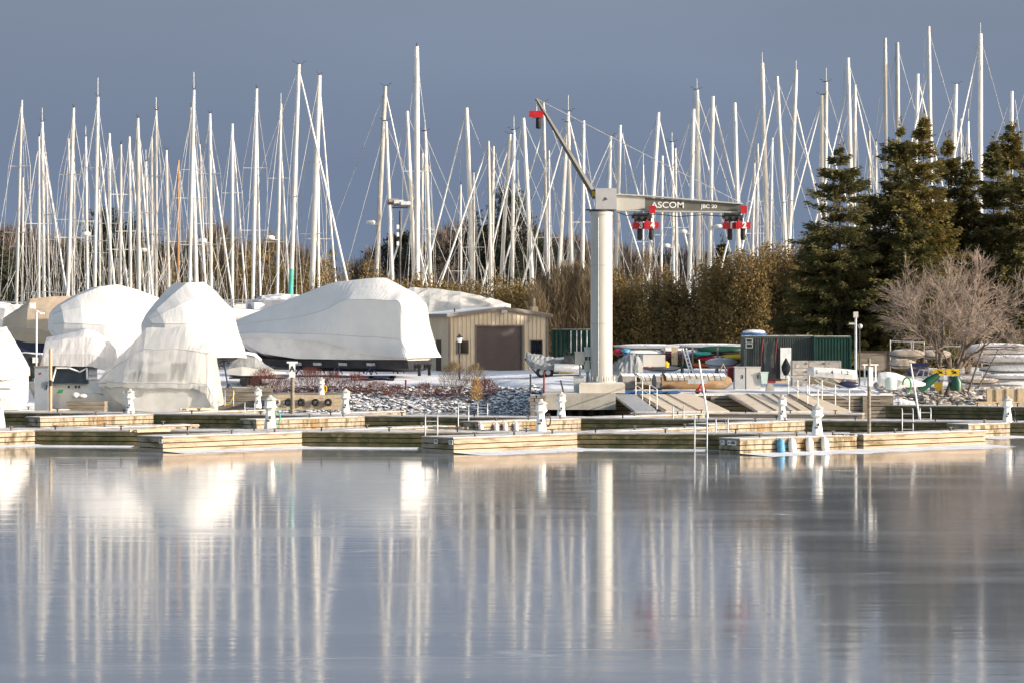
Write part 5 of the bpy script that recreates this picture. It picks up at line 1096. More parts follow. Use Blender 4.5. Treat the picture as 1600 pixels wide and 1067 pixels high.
canoe('white kayak on the lowest tier right of the grey shroud', 1136, 1166, 574, D-.3, M['white'], .3, name='kayak', cat='kayak')
r_ = thing('canoe_rack', 'timber and steel rack holding the canoes', 'rack', (X(1060,D), D, 1.7))
for px in (975, 1037, 1066, 1081, 1120, 1158):
    for q in (-.62, .62):
        mb = MB(); mb.bbox((X(px,D)-.05, D+q-.05, 1.4), (X(px,D)+.05, D+q+.05, Z(542,D))); mb.build('post', M['wood_grey'] if px != 1158 else M['lwood'], r_)
    mb = MB()
    for py in (552, 566, 581): mb.bbox((X(px,D)-.03, D-.57, Z(py,D)-.04), (X(px,D)+.03, D+.57, Z(py,D)+.04))
    mb.build('bracket', M['dark'], r_)
mb = MB(); c = P(1054,556,D-1.4); mb.box(c, (.36,.06,1.05)); tag(mb.build('plywood_sheet', M['lwood']), 'upright strip of pale plywood leaning against the canoe rack', 'board')
mb = MB(); mb.tube([P(1078,582,D-2), P(1067,544,D-2)], .05, 5); mb.tube([P(1083,582,D-2), P(1072,544,D-2)], .05, 5)
for k in range(6): mb.tube([P(1067+1.8*k+1,548+6*k,D-2), P(1072+1.8*k+1,548+6*k,D-2)], .03, 4)
tag(mb.build('ladder', M['lampwhite']), 'white ladder leaning on the canoe rack', 'ladder')
D = 143
r_ = thing('crate', 'white plywood crate on a dolly between grey tarp and plywood strip', 'crate', P(1020,578,D)); mb = MB(); mb.box(P(1020,563,D), (1.25,.9,.66), .12); mb.build('box', M['crane'], r_); mb = MB(); mb.box(P(1020,576,D), (1.1,.8,.1), .12); mb.build('dolly', M['dark'], r_)
mb = MB(); mb.loft([[P(1041,py,D) + Vector((q*math.cos(a), q*math.sin(a), 0)) for a in [i*math.pi/4 for i in range(8)]] for py, q in ((574,.16),(567,.18),(566,.10),(564,.06))]); tag(mb.build('jerrycan', M['yellow']), 'yellow plastic jug right of the white crate', 'jug')
# covered small boats
def coverboat(label, sts, D, mat=M['tarp_grey'], hull=None, wheels=()):
    r_, cv = covered('covered_boat', label, [st(D,*s) for s in sts], mat, .05)
    if hull: boat_hull(r_, 'hull', hull, M['hull_white'], D)
    for px, py in wheels:
        for q in (-.7, .7):
            mb = MB(); c = P(px,py,D) + Vector((0,q,0)); mb.tube([c + Vector((0,-.11,0)), c + Vector((0,.11,0))], .33, 14); w_ = mb.build('wheel', M['black'], r_)
            mb = MB(); mb.tube([c + Vector((0,-.13,0)), c + Vector((0,.13,0))], .15, 10); mb.build('rim', M['steel'], w_)
    return r_
coverboat('small boat under grey canvas right behind the crane column', [(954,572,574,578,584,(.1,.3,.5,.5)),(966,562,568,578,585,(.3,.7,1.0,1.0)),(984,553,562,576,584,(.3,.8,1.05,1.0)),(996,553,562,576,583,(.3,.8,1.0,1.0)),(1004,566,570,577,582,(.2,.5,.7,.7))], 141, hull=[(958,582,588,592,.5),(985,582,590,594,.8),(1002,581,588,592,.6)], wheels=((985,594),))
D = 150
r_ = coverboat('rigid inflatable under grey canvas on a trailer before the shed window', [(822,549,553,560,566,(.1,.3,.5,.4)),(832,552,558,566,574,(.3,.6,.9,.8)),(850,556,562,570,578,(.3,.7,1.0,.9)),(866,558,562,570,577,(.3,.7,1.0,.95)),(896,558,562,570,577,(.3,.7,1.0,.95))], D, hull=[(822,556,560,566,.3),(840,570,578,584,.8),(905,574,580,584,.9)], wheels=((846,581),(856,581)))
mb = MB(); mb.box(P(888,562,D) + Vector((0,-1.0,0)), (.55,.4,.55)); mb.build('outboard_motor', M['dark'], r_)
mb = MB(); mb.box(P(884,580,D) + Vector((0,-1.0,0)), (.85,.08,.2)); mb.build('number_board', M['yellow'], r_)
mb = MB(); mb.tube([P(820,560,D), P(842,588,D), P(906,586,D)], .05, 5); mb.tube([P(880,553,D), P(884,546,D), P(890,553,D)], .03, 5); mb.build('trailer_frame', M['dark'], r_)
mb = MB(); mb.tube([P(866,574,D-1.2), P(900,575,D-1.2), P(908,572,D-1.1)], [.24,.24,.12], 8); mb.build('inflatable_tube', M['steel'], r_)
# tanks
D = 134.5
r_ = thing('float_tank', 'long wooden drum float with slatted grey top lying on the quay yard', 'float', P(1075,604,D))
def drum(px0, px1, py, R, D, mat, nm):
    mb = MB(); n = 20; a, b = P(px0,py,D), P(px1,py,D + 1.2)
    mb.tube([a, a.lerp(b,.5), b, b + Vector((.25,.2,0))], [R,R,R,R*.6], 22); return mb.build(nm, mat, r_)
drum(1030, 1132, 596, .40, D, M['rust'], 'drum')
def shell(px0, px1, py, R, D, n, root):
    mb = MB(); a, b = P(px0,py,D), P(px1,py,D + 1.2); d = (b-a).normalized(); sdv = Vector((-d.y, d.x, 0)); L_ = (b-a).length
    for k in range(n):
        rings = []
        for q in (0.04, 0.90):
            c = a + d*(L_*(k+q)/n); rings.append([c + sdv*(rr*math.cos(t)) + Vector((0,0,rr*math.sin(t))) for rr in (R+.02, R+.05) for t in ([math.pi*(.06 + .88*i/8) for i in range(9)] if rr < R+.03 else [math.pi*(.06 + .88*i/8) for i in range(8,-1,-1)])])
        mb.loft(rings, smooth=False)
    return mb.build('slats', M['sheet'], root)
shell(1036, 1131, 596, .40, D, 10, r_)
mb = MB(); a = P(1022,596,D); mb.tube([a, P(1034,596,D+.1)], .44, 8, smooth=False); mb.build('end_band', M['sheet'], r_)
mb = MB(); mb.box(P(1089,595,D-.75), (1.0,.4,.24)); mb.build('battery_box', M['steel'], r_)
r_ = thing('float_tank', 'shorter rusty drum float next to the crane footing', 'float', P(990,604,D))
drum(972, 1024, 596, .40, D + .8, M['rust'], 'drum')
mb = MB(); mb.tube([P(970,596,D+.75), P(990,596,D+.9)], .44, 8, smooth=False); mb.build('end_band', M['sheet'], r_)
shell(991, 1024, 596, .40, D + .9, 4, r_)
mb = MB(); n = 14
V_ = [[Vector((X(958 + 105*i/n, D-1.0), D - 1.6 + j*.9, 1.20 + .05*math.sin(i*1.9 + j*2.2) + .06*(j%2))) for i in range(n+1)] for j in range(3)]
mb.loft([list(r) for r in V_], closed=False, cap=False); mb.loft([[p + Vector((0,0,.03)) for p in r] for r in V_], closed=False, cap=False); tag(mb.build('tarpaulin', M['blue'], recalc=False), 'crumpled blue tarpaulin spread under the drum floats', 'tarpaulin')
r_ = thing('hand_truck', 'red steel hand truck in front of the long drum float', 'hand truck', P(1094,606,D-.9))
mb = MB(); mb.tube([P(1088,612,D-.9), P(1096,600,D-.9), P(1100,592,D-.9)], .05, 5); mb.tube([P(1096,612,D-.6), P(1101,600,D-.6)], .05, 5); mb.box(P(1093,610,D-.9), (.4,.35,.06)); mb.build('frame', M['red'], r_)
for px in (1090, 1100): mb = MB(); mb.tube([P(px,611,D-1.0), P(px,611,D-1.0) + Vector((0,.1,0))], .13, 10); mb.build('wheel', M['black'], r_)
r_ = thing('cable_reel', 'dark red reel stand left of the beige lockers', 'reel', P(1142,594,138)); mb = MB(); mb.box(P(1143,585,138), (.42,.5,.75)); mb.build('panel', M['maroon'], r_); mb = MB(); mb.tube([P(1136,597,137.6), P(1138,574,137.6), P(1147,572,137.6), P(1148,597,137.6)], .035, 5); mb.build('frame', M['red'], r_); mb = MB(); mb.tube([P(1124,582,138), P(1130,568,138), P(1136,582,138)], .05, 5); mb.build('bracket', M['lwood'], r_)
mb = MB(); c = P(1203,607,133); mb.loft([[c + Vector((sx*w_, sy*w_, z)) for sx, sy in ((-1,-1),(1,-1),(1,1),(-1,1))] for w_, z in ((.22,-.1),(.16,.2),(.08,.26))], smooth=False); tag(mb.build('mooring_block', M['concrete']), 'small concrete block on the snowy wall top above the ramps', 'block')
# debris row along hut foot
for px, w_, mt, lab in ((1208,.9,'maroon','dark red timbers lying before the hut double door'),(1222,.7,'lwood','pale pallet lying before the white hut door'),(1186,.5,'wood_grey','grey plank heap beside the lockers')):
    mb = MB()
    for k in range(4): mb.box(P(px,597 - k*1.6,139) + Vector((random.uniform(-.1,.1), .15*k, 0)), (w_,.12,.06), random.uniform(-.3,.3))
    tag(mb.build('timber_pile', M[mt]), lab, 'timber')
# ================================================================ white covered skiff with numbers, right yard
D = 134
r_ = thing('covered_skiff', 'white covered skiff marked with digits on a trailer by the blocks', 'skiff', P(1300,605,D))
rings = []
for px, a, b, hb in ((1262,575,583,.35),(1270,573,587,.6),(1300,574,590,.75),(1330,577,592,.75),(1337,578,592,.7)):
    rings.append([P(px,b,D) + Vector((0,-hb,0)), P(px,(a+b)/2,D) + Vector((0,-hb*1.02,0)), P(px,a,D) + Vector((0,-hb*.5,0)), P(px,a,D) + Vector((0,hb*.5,0)), P(px,(a+b)/2,D) + Vector((0,hb,0)), P(px,b,D) + Vector((0,hb,0))])
mb = MB(); mb.loft(rings, smooth=False); cv = mb.build('cover', M['tarp'], r_)
for s_, px, py in (('S',1273,580.5),('4',1297,581),('1',1312,581),('2',1321,582)): text_part(s_, .26, M['dark'], cv, P(px,py,D) + Vector((0,-.80,0)), bold=.006)
boat_hull(r_, 'hull', [(1266,585,592,598,.4),(1300,590,600,605,.7),(1336,592,600,604,.68)], M['lwood'], D)
mb = MB()
for a, b in (((1270,603),(1290,590)),((1290,606),(1270,592)),((1308,606),(1318,592)),((1320,603),(1300,592))): mb.tube([P(*a,D) + Vector((0,-.7,0)), P(*b,D) + Vector((0,-.7,0))], .035, 5)
mb.build('cradle', M['steel'], r_); mb = MB(); mb.ball(P(1322,600,D) + Vector((0,-.75,0)), (.62,.2,.2), 10, 5, .15); mb.build('blue_sheet', M['navy'], r_)
D = 138
r_ = thing('signboard', 'brown framed grey panel right of the green container', 'panel', P(1363,585,D)); mb = MB(); mb.bbox((X(1340,D), D, Z(578,D)), (X(1386,D), D+.08, Z(551,D))); mb.build('panel', M['wood_grey'], r_); mb = MB()
for q in ((1338,548,1389,551),(1386,551,1389,590)): mb.bbox((X(q[0],D), D-.05, Z(q[3],D)), (X(q[2],D), D+.03, Z(q[1],D)))
mb.build('frame', M['brown_door'], r_)
D = 135.5
r_ = thing('dinghy', 'pale mint covered dinghy on the right bank', 'dinghy', P(1400,600,D))
rings = []
for px, a, b, hb in ((1374,582,600,.75),(1384,580,603,.85),(1398,582,604,.8),(1420,590,604,.6),(1440,596,603,.25),(1446,598,601,.05)): rings.append([P(px,b,D) + Vector((0,-hb*.8,0)), P(px,(a+b)/2,D) + Vector((0,-hb,0)), P(px,a,D) + Vector((0,-hb*.5,0)), P(px,a,D) + Vector((0,hb*.5,0)), P(px,(a+b)/2,D) + Vector((0,hb,0)), P(px,b,D) + Vector((0,hb*.8,0))])
mb = MB(); mb.loft(rings, smooth=False); mb.build('cover', M['tarp'], r_)
mb = MB(); c = P(1388,597,D) + Vector((0,-1.0,0)); mb.loft([[c + Vector((q*math.cos(a), q*.6*math.sin(a), z)) for a in [i*math.pi/4 for i in range(8)]] for q, z in ((.28,-.35),(.32,.1),(.2,.3))]); mb.build('motor_cover', M['mint'], r_)
mb = MB(); c = P(1413,600,D) + Vector((0,-.9,0)); mb.tube([c + Vector((.22*math.cos(a), 0, .38*math.sin(a))) for a in [k*math.pi/8 for k in range(-4,9)]], .05, 5); tag(mb.build('hose', M['hose_green']), 'green hose loop hanging beside the mint dinghy', 'hose')
r_ = thing('dock_box', 'white box standing on the landing float below the mint dinghy', 'box', P(1385,632,131.8)); mb = MB(); mb.bbox((X(1376,131.5), 131.6, .62), (X(1394,131.5), 132.5, Z(616,131.5))); mb.build('body', M['white'], r_); mb = MB(); mb.bbox((X(1375,131.5), 131.55, Z(616,131.5)+.003), (X(1395,131.5), 132.55, Z(616,131.5)+.06)); mb.build('lid', M['decksnow'], r_)
mb = MB()
for k in range(6): mb.ball(P(1396+k*5,630 - 2*math.sin(k),133.5), (.35,.5,.22), 7, 4, .2)
tag(mb.build('snow_heap', M['snow']), 'lumpy heap of ploughed snow beside the white box', 'snow heap')
D = 138.5
for px, sgn, lab in ((1466,1,'yellow and white painted board with a tapering foot behind the bare trunk'),(1489,-1,'yellow topped painted board to the right of the bare trunk')):
    r_ = thing('painted_board', lab, 'board', P(px,604,D)); c = P(px,588,D)
    mb = MB(); mb.prism([c + Vector(q) for q in ((-.30,0,.05),(.30,0,.05),(.26,0,-.30),(-.26,0,-.30))], (0,.12,0)); mb.build('panel', M['kgrey'], r_)
    mb = MB(); mb.prism([c + Vector(q) for q in ((-.42,0,.42),(.36,0,.42),(.32,0,.06),(-.31,0,.06))], (0,.13,0)); mb.build('top_board', M['yellow'], r_)
    mb = MB(); mb.prism([c + Vector(q) for q in ((-.25,0,-.31),(.25,0,-.31),(.12,0,-.75),(-.12,0,-.75))], (0,.12,0)); mb.build('foot', M['yellow'] if sgn > 0 else M['kgreen'], r_)
    mb = MB()
    for a0, z0, l_ in ((.5,.25,.3),(-.6,.22,.22),(.7,-.12,.34),(.6,-.02,.2)): mb.box(c + Vector((sgn*.08*l_ + (.1 if z0 > .2 else -.05), -.012, z0)), (l_,.02,.06), 0, 0, a0)
    mb.build('brush_mark', M['dark'], r_)
for px, py, lab, w_ in ((1495,600,'upright green drum right of the bare trunk',.30),(1452,598,'green slanting kayak nose left of the bare trunk',.26)):
    mb = MB(); c = P(px,py,D-.3); mb.tube([c + Vector((0 if px > 1480 else -.55,0,-.35)), c + Vector((0,0,.1)), c + Vector((-.05 if px > 1480 else .5,0,.45))], [w_,w_,w_*.6], 10); tag(mb.build('drum' if px > 1480 else 'kayak', M['kgreen']), lab, 'drum' if px > 1480 else 'kayak')
r_ = thing('dolly', 'tubular steel boat dolly behind the mint dinghy', 'dolly', P(1447,590,D)); mb = MB(); mb.tube([P(1432,586,D), P(1437,577,D), P(1459,578,D), P(1455,590,D), P(1434,589,D)], .03, 5)
for px in (1444, 1452): mb.tube([P(px,577.5,D), P(px-3,590,D)], .025, 4)
mb.build('frame', M['steel'], r_)
# racks of snowy hulls at the right
def stored(label, px0, px1, py, D, mat, h): 
    canoe(label, px0, px1, py, D, mat, h, w=.5, group='snowy hulls stacked at the right edge', name='stored_hull', cat='stored hull')
for px0, px1, py, DD, mt, hh, lab in ((1388,1445,557,147,'rock_pale',.6,'snow capped upturned hull left of the bare tree, upper row'),(1436,1486,557,147.5,'rock_pale',.55,'snow capped upturned hull seen through the bare tree, upper row'),(1388,1430,572,146,'rock_pale',.6,'upturned hull left of the bare tree, lower row'),
  (1500,1620,553,149,'kgrey',.9,'broad pale hull on top of the stack at the right edge'),(1520,1640,566,146,'kgrey',.6,'second hull down in the stack at the right edge'),(1530,1640,580,145,'steel',.5,'grey hull in the middle of the stack at the right edge'),(1535,1640,592,144,'kgrey',.45,'lowest long hull of the stack at the right edge'),(1500,1560,598,143.5,'rock_pale',.4,'short weathered hull beside the timber crib')):
    stored(lab, px0, px1, py, DD, M[mt], hh)
r_ = thing('hull_rack', 'steel pipe rack above the upturned hulls by the bare tree', 'rack', P(1440,600,148)); mb = MB()
for px in (1391, 1424, 1427, 1444, 1534): mb.tube([P(px,606,148), P(px,534 if px != 1391 else 531,148)], .035, 5)
mb.tube([P(1391,533,148), P(1444,535,148)], .03, 5); mb.tube([P(1444,541,148), P(1534,541,148)], .03, 5); mb.build('pipes', M['steel'], r_)
r_ = thing('timber_crib', 'pale timber crib wall holding the bank at the right edge', 'wall', P(1580,625,138)); D = 138.5; mb = MB(); mb.box(P(1585,617,D), (3.0,.3,.75), .0); mb.box(P(1570,632,D-.3), (3.2,.3,.35), 0); mb.build('boards', M['lwood'], r_); mb = MB()
for px in (1556, 1572, 1590): mb.box(P(px,618,D-.18), (.07,.06,.75), 0)
mb.build('brace', M['wood_grey'], r_)
r_ = thing('blue_crate', 'dark blue crate under the rack of upturned hulls', 'crate', P(1435,590,146)); mb = MB(); mb.box(P(1434,577,146), (1.1,.8,.75)); mb.build('box', M['navy'], r_)

# ================================================================ dock furniture
def pedestal(label, px, py, z, hpx, D=None, hose=False, mat='white'):
    """lighthouse shaped power pedestal"""
    p = on(px, py, z); s = hpx*p.y/F/1.22
    r_ = thing('power_pedestal', label, 'power pedestal', p, 'lighthouse shaped power pedestals')
    def oct_(q, z_): return [p + Vector((q*s*math.cos(a + math.pi/8), q*s*math.sin(a + math.pi/8), z_*s)) for a in [k*math.pi/4 for k in range(8)]]
    mb = MB(); mb.loft([oct_(.235,0), oct_(.215,.22), oct_(.16,.56), oct_(.145,.68)], smooth=False); b_ = mb.build('tower', M[mat], r_)
    mb = MB(); mb.loft([oct_(.15,.672), oct_(.275,.78), oct_(.275,.80), oct_(.22,.84), oct_(.21,1.02)], smooth=False); mb.build('lantern_box', M[mat], r_)
    mb = MB(); mb.loft([oct_(.24,1.022), oct_(.285,1.06), oct_(.20,1.12), oct_(.10,1.16), oct_(.075,1.22), oct_(.02,1.24)], smooth=False); mb.build('cap', M['crane'], r_)
    mb = MB(); mb.box(p + Vector((-.06*s,-.215*s,.30*s)), (.13*s,.05*s,.05*s)); mb.box(p + Vector((.02,-.20*s,.42*s)), (.06*s,.05*s,.10*s)); mb.build('socket', M['dark'], b_)
    if hose:
        mb = MB(); c = p + Vector((.27*s,.0,.42*s)); mb.tube([c + Vector((.10*s*math.cos(a), .02, .24*s*math.sin(a))) for a in [k*math.pi/7 for k in range(15)]], .028, 5); mb.build('hose_coil', M[hose], r_)
pedestal('white pedestal cut by the left edge, on the nearest pier', -1, 667, .60, 50)
pedestal('white pedestal with a blue green hose coil, on the nearest pier', 422, 669, .60, 52, hose='teal')
pedestal('white pedestal between the snowy bank and the crane quay, nearest pier', 845, 673, .60, 50, hose='dark')
pedestal('white pedestal above the hanging fenders', 1277, 679, .60, 48)
pedestal('white pedestal in front of the plastic wrapped boat', 203, 645, .60, 38)
pedestal('white pedestal just left of the plastic wrapped boat bow', 168, 633, .62, 33)
pedestal('white pedestal beside the rocky bank, right of the tyre fenders', 540, 645, .60, 38, hose='dark')
pedestal('white pedestal before the concrete crane quay wall', 877, 650, .60, 38)
pedestal('white pedestal in front of the wide plywood ramps', 1222, 655, .60, 38)
pedestal('white pedestal with black hose at the right edge below the stones', 1574, 659, .60, 40, hose='black')
pedestal('small white pedestal left of the A sign pole', 403, 637, .60, 32)
pedestal('smallest white pedestal among red shrubs on the landing wall', 502, 616, 1.10, 27, hose='yellow')
def swim_ladder(label, px, pyb, pyt, D, w=.46, rungs=(0.3,0.6), parent=None, below=.25):
    c = P(px, pyb, D); top = Z(pyt, D); r_ = thing('dock_ladder', label, 'ladder', c, 'steel ladders on the docks')
    for s in (-1, 1):
        mb = MB(); mb.tube([c + Vector((s*w/2,0,0)), Vector((c.x + s*w/2, D, top)), Vector((c.x + s*w/2, D + .12, top + .06))], .028, 6); mb.build('rail', M['steel'], r_)
    n = max(2, int((top - c.z)/.30))
    for k in range(n): z = c.z + (k+.5)*(top - c.z)/n; mb = MB(); mb.tube([(c.x - w/2, D, z), (c.x + w/2, D, z)], .022, 5); mb.build('rung', M['steel'], r_)
for a in ((1095,706,650,95.2,'tall steel ladder down to the ice left of the numbered dock end'),(390,668,631,119.5,'steel ladder behind the pedestal with the hose coil'),(674,680,650,96.6,'steel ladder over the cleanest new finger dock end'),(724,671,634,114.0,'steel ladder in front of the rocky bank'),(1060,669,636,112.6,'steel ladder before the gangway foot'),(1128,677,656,97.2,'low steel ladder right of the tallest one'),(1418,676,640,109.4,'steel ladder behind the end dock, left of the pale stones'),(1446,659,639,111.5,'low steel ladder right of its neighbour below the bare tree'),(754,650,632,120.5,'thin low ladder in front of the snow left of the crane quay'),(358,634,611,137.5,'small pale ladder on the shore wall with the yellow hose')):
    swim_ladder(a[4], a[0], a[1], a[2], a[3])
def flat_ladder(label, px, py, z, rz, D=None):
    p = on(px, py, z); r_ = thing('dock_ladder', label, 'ladder', p, rz=rz)
    for s in (-1,1): mb = MB(); mb.box((0, s*.24, .05), (1.5,.07,.09)); mb.build('rail', M['lwood'], r_, local=True)
    for k in range(4): mb = MB(); mb.box((-.55 + k*.37, 0, .06), (.07,.40,.05)); mb.build('rung', M['lwood'], r_, local=True)
flat_ladder('wooden ladder lying snow covered across the new finger dock end', 234, 674, .70, .75)
flat_ladder('small ladder tipped up on the dock before the plastic wrapped boat', 305, 640, .66, .8)
flat_ladder('white ladder lying on the pier behind the cleanest finger dock', 700, 670, .62, -.4)
# fenders on the numbered finger
fd = (J3 - N3).normalized(); fn_ = Vector((fd.y, -fd.x, 0))
for px, mt, lab, dz in ((1215,'buoy_blue','blue fender hung on the numbered finger dock',0),(1233,'hull_white','white fender next to the blue one',.02),(1260,'hull_white','middle white fender of three on the numbered finger dock',.03),(1284,'hull_white','white fender farthest from the blue one',.0)):
    q = line_at(N3, J3, px) + fn_*.14; r_ = thing('fender', lab, 'fender', (q.x, q.y, .05), 'fenders on the numbered dock')
    mb = MB(); c = Vector((q.x, q.y, .0)); mb.tube([c + Vector((0,0,z)) + fn_*(.06 - z*.1) for z in (-.04,.04,.12,.40,.50,.55)], [.06,.125,.15,.15,.10,.045], 10); mb.build('body', M[mt], r_)
    mb = MB(); mb.tube([c + Vector((0,0,.55)), c - fn_*.14 + Vector((0,0,.62))], .012, 4); mb.build('rope', M['lampwhite'], r_)
for px, lab in ((748,'first small white fender on the second pier'),(772,'second small white fender on the second pier'),(786,'third small white fender, left of the nearest pedestal'),(803,'last small white fender, beside the nearest pedestal')):
    j = line_at(B0, B1, 908); q = line_at(j + Vector((*bv,0)), j, px) + Vector((.10,-.12,0)); r_ = thing('fender', lab, 'fender', (q.x, q.y, .05), 'small fenders on the second pier')
    mb = MB(); mb.tube([Vector((q.x,q.y,z)) for z in (0,.06,.12,.42,.48,.52)], [.04,.09,.11,.11,.07,.03], 8); mb.build('body', M['hull_white'], r_); mb = MB(); mb.tube([Vector((q.x,q.y,.52)), Vector((q.x-.1,q.y+.12,.6))], .012, 4); mb.build('rope', M['lampwhite'], r_)
# number boards on the dock ends
def end_board(root, near, vec, txt, off, w_, arrow=False):
    d = Vector((*vec,0)).normalized(); nr = Vector((-d.y, d.x, 0)); nr = nr if nr.y > 0 else -nr
    c = Vector(near) + nr*off - d*.012 + Vector((0,0,.42)); rz = math.atan2(-nr.y, -nr.x)
    mb = MB(); mb.box(c, (w_, .02, .17), rz); b_ = mb.build('number_board', M['lampwhite'], root)
    tx = text_part(txt, .15, M['dark'], b_, c - d*.016 + (nr*-.08 if arrow else Vector((0,0,0))), rz=rz, bold=.003)
    if arrow:
        mb = MB(); e = c - d*.016 + nr*.15; u = -nr; mb.prism([e + nr*.05, e + Vector((0,0,.045)), e - Vector((0,0,.045))], d*-.004); mb.box(e - nr*.05, (.10,.008,.022), rz); mb.build('arrow', M['dark'], b_)
end_board(f3, N3, (fd.x, fd.y), '000', .42, .46, True); end_board(f3, N3, (fd.x, fd.y), '71', .93, .20)
end_board(f2, Vector((j3.x-4.6, j3.y-4.0, 0)), (4.6,4.0), '73', .14, .22); end_board(f2, Vector((j3.x-4.6, j3.y-4.0, 0)), (4.6,4.0), '74', 1.0, .20)
end_board(f1, F1, (4.75,4.45), '75', .12, .20)
# ================================================================ poles, lamps, signs
def pole(name, label, px, pyb, pyt, D, r, mat, cat, zb=None):
    b = P(px, pyb, D); b.z = b.z if zb is None else zb
    root = thing(name, label, cat, b); mb = MB(); mb.tube([b, Vector((b.x, D, Z(pyt,D)))], [r, r*.85], 8); mb.build('pole', mat, root); return root
r_ = pole('sign_pole', 'timber pole carrying the white A sign', 457, 646, 566, 118, .10, M['wood_grey'], 'sign')
mb = MB(); c = P(457,578,118); mb.box(c + Vector((0,-.13,0)), (.28,.04,.66)); mb.box(c + Vector((0,-.12,.36)), (.50,.05,.08)); sg = mb.build('sign_board', M['lampwhite'], r_); text_part('A', .36, M['dark'], sg, c + Vector((0,-.156,.06)), bold=.012)
r_ = pole('dock_light', 'slim lamp pole with white box lamp standing on the end dock', 1358, 684, 560, 96.8, .07, M['wood_grey'], 'lamp pole', zb=.56)
mb = MB(); c = P(1360,588,96.8); mb.box(c + Vector((0,-.1,0)), (.16,.12,.72)); mb.build('lamp', M['lampwhite'], r_); mb = MB(); mb.box(c + Vector((-.22,-.02,.05)), (.05,.06,.75)); mb.box(c + Vector((.2,-.02,.12)), (.05,.06,.6)); mb.box(c + Vector((0,-.02,.45)), (.6,.05,.05)); mb.build('bracket', M['lampwhite'], r_)
r_ = pole('camera_pole', 'tall thin steel pole with camera box before the green container', 1337, 605, 492, 134, .07, M['steel'], 'camera pole')
mb = MB(); mb.box(P(1337,492,134), (.24,.2,.3)); mb.box(P(1331,506,134), (.3,.1,.09)); mb.build('camera', M['crane'], r_)
r_ = pole('lamp_post', 'slim lamp post with globe beside the camera pole', 1343, 600, 512, 137, .04, M['dark'], 'lamp post'); mb = MB(); mb.ball(P(1344,510,137), .14); mb.build('globe', M['steel'], r_)
r_ = pole('lamp_post', 'black ornamental lamp post in front of the shed window', 718, 592, 534, 150, .055, M['dark'], 'lamp post'); c = P(718,531,150)
mb = MB(); mb.loft([[c + Vector((q*math.cos(a), q*math.sin(a), z)) for a in [k*math.pi/3 for k in range(6)]] for q, z in ((.10,-.14),(.17,.12))], smooth=False); mb.build('lantern', M['lampwhite'], r_); mb = MB(); mb.loft([[c + Vector((q*math.cos(a), q*math.sin(a), z)) for a in [k*math.pi/3 for k in range(6)]] for q, z in ((.22,.125),(.10,.24),(.02,.34))], smooth=False); mb.build('lantern_cap', M['dark'], r_)
r_ = pole('floodlight_post', 'tall dark floodlight post behind the peak of the large white cover', 625, 560, 330, 176, .08, M['dark'], 'floodlight post', zb=GZ)
for px, dz in ((614,.1),(622,0),(633,-.1)):
    mb = MB(); mb.box(P(px,318,176) + Vector((0,0,dz)), (.7,.5,.26), .3, -.4); mb.build('floodlight', M['steel'] if px != 614 else M['tan_trim'], r_)
mb = MB(); mb.box(P(625,325,176), (1.1,.08,.08)); mb.build('crossarm', M['dark'], r_)
mb = MB()
for py in (355, 367, 381): mb.box(P(623,py,176) + Vector((-.05,-.12,0)), (.16,.14,.28))
mb.build('junction_box', M['lampwhite'], r_)
r_ = pole('lamp_post', 'thin pale lamp pole before the tan covered boat', 57, 640, 488, 124, .05, M['white'], 'lamp post', zb=.6)
mb = MB(); mb.tube([P(57,486,124), P(63,489,124), P(67,490,124)], .03, 5); mb.box(P(51,478,124), (.24,.22,.28)); mb.box(P(66,490,124), (.2,.14,.08)); mb.build('lamp', M['lampwhite'], r_)
r_ = thing('electrical_cabinet', 'tall grey electrical cabinet on the second pier with small red sign', 'cabinet', P(66,638,124)); D = 123.6
mb = MB(); mb.bbox((X(54,D), D, .62), (X(75,D), D+.5, Z(574,D))); cb_ = mb.build('body', M['grey_box'], r_)
mb = MB(); mb.bbox((X(53,D), D-.03, Z(574,D)+.003), (X(76,D), D+.53, Z(571.5,D))); mb.build('lid', M['tan_trim'], r_)
mb = MB(); mb.tube([P(63,583,D) + Vector((0,-.003,0)), P(63,583,D) + Vector((0,-.02,0))], .055, 10); mb.build('warning_sign', M['red'], cb_)
mb = MB(); mb.box(P(73,605,D) + Vector((0,-.02,0)), (.03,.04,.2)); mb.build('handle', M['dark'], cb_)
r_ = pole('piling', 'peeling timber piling beside the grey electrical cabinet', 79, 640, 545, 123.8, .085, M['lwood'], 'piling', zb=-.2)
mb = MB(); mb.box(P(79,598,123.6) + Vector((0,-.1,0)), (.16,.06,.28)); mb.build('bracket', M['dark'], r_)
for (a, b, D_, lab) in (((1423,568),(1437,656),118,'white aluminium spar leaning over the bank of pale stones'),((1092,562),(1106,652),118,'white spar leaning across the plywood ramp')):
    mb = MB(); mb.tube([P(*b,D_), P(*a,D_+1.5)], [.05,.035], 7); tag(mb.build('spar', M['white']), lab, 'spar', None)
for px, lab in ((634,'rusty guard post on the snow below the cruiser stern'),(758,'rusty guard post right of the lamp post'),(740,'rusty guard post behind the golden grass clump')):
    p = Vector((X(px,147), 147, ground_z(X(px,147),147))); mb = MB(); mb.tube([p - Vector((0,0,.2)), p + Vector((0,0,.62))], .06, 6); mb.tube([p + Vector((0,0,.62)), p + Vector((0,0,.66))], .075, 6); tag(mb.build('guard_post', M['maroon']), lab, 'post')
# hose on shore wall, chain
mb = MB(); mb.tube([P(344 + 22*t,612 + 80*t*(1-t),139.5) for t in [k/10 for k in range(11)]], .04, 5); tag(mb.build('hose', M['yellow']), 'yellow hose looped on the timber shore wall', 'hose')
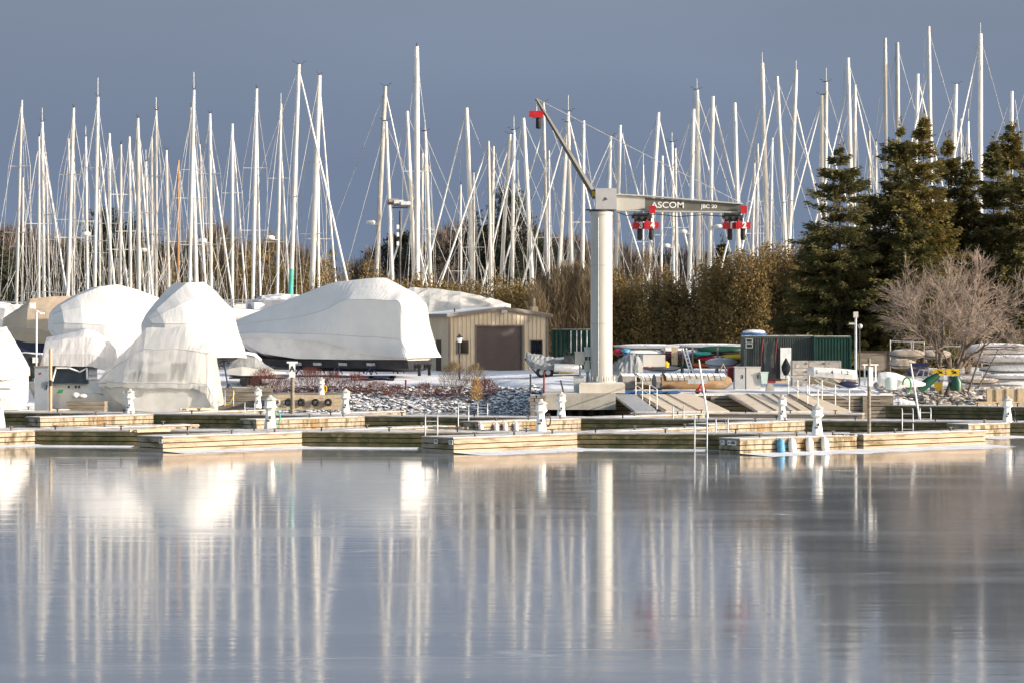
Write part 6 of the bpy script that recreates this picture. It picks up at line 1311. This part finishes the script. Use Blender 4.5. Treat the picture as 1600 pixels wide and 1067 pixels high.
# truck half hidden by the wrapped boats
D = 140
r_ = thing('truck', 'snow dusted pickup truck half hidden behind the grey cabinet', 'truck', (X(52,D), D, 1.0))
mb = MB(); mb.loft([[P(px,a,D) + Vector((0,-.9,0)), P(px,b,D) + Vector((0,-.85,0)), P(px,b,D) + Vector((0,.85,0)), P(px,a,D) + Vector((0,.9,0))] for px, a, b in ((20,596,560),(36,596,552),(44,596,551),(58,594,553),(66,592,555))], smooth=False); mb.build('body', M['dark'], r_)
mb = MB(); mb.box(P(52,552,D), (1.2,1.5,.08), 0, 0, .05); mb.build('snow_cover', M['snow'], r_)
mb = MB(); mb.box(P(60,562,D) + Vector((0,-.92,0)), (.3,.06,.3)); mb.build('headlight', M['lampwhite'], r_)
mb = MB(); mb.box(P(41,568,D) + Vector((0,-.95,0)), (.36,.04,.2)); mb.build('licence_plate', M['yellow'], r_)
for px in (46,): mb = MB(); c = P(px,580,D) + Vector((0,-.85,0)); mb.tube([c + Vector((0,-.12,0)), c + Vector((0,.12,0))], .36, 14); mb.build('wheel', M['black'], r_)
# yellow and orange gear under the cruiser
for px, mt, lab in ((592,'yellow','yellow kayak lying under the cruiser stern'),(620,'orange','orange kayak lying behind the cruiser stern')): canoe(lab, px-17, px+14, 578, 160, M[mt], .3, name='kayak', cat='kayak', group='kayaks under the cruiser')
r_ = thing('trailer', 'dark blue boat trailer on the snow under the cruiser', 'trailer', P(590,592,151)); mb = MB(); mb.box(P(590,588,151), (2.2,1.2,.14)); mb.build('frame', M['navy'], r_)
for px in (580, 612): mb = MB(); c = P(px,591,150.4); mb.tube([c, c + Vector((0,.15,0))], .17, 10); mb.build('wheel', M['black'], r_)

for px0, px1, py, z, lab in ((300,332,668.5,.61,'black power cord snaking along the nearest finger dock with the ladder'),(740,772,672,.61,'black power cord laid along the cleanest finger dock'),(1300,1336,679.5,.61,'dark power cord lying beyond the pedestal above the hanging fenders')):
    a, b = on(px0, py, z), on(px1, py, z); mb = MB(); mb.tube([a.lerp(b, k/12) + Vector((0, .12*math.sin(k*1.7), .02)) for k in range(13)], .022, 5); tag(mb.build('power_cord', M['black']), lab, 'hose')  # power cords added along the docks, filed under the hose category
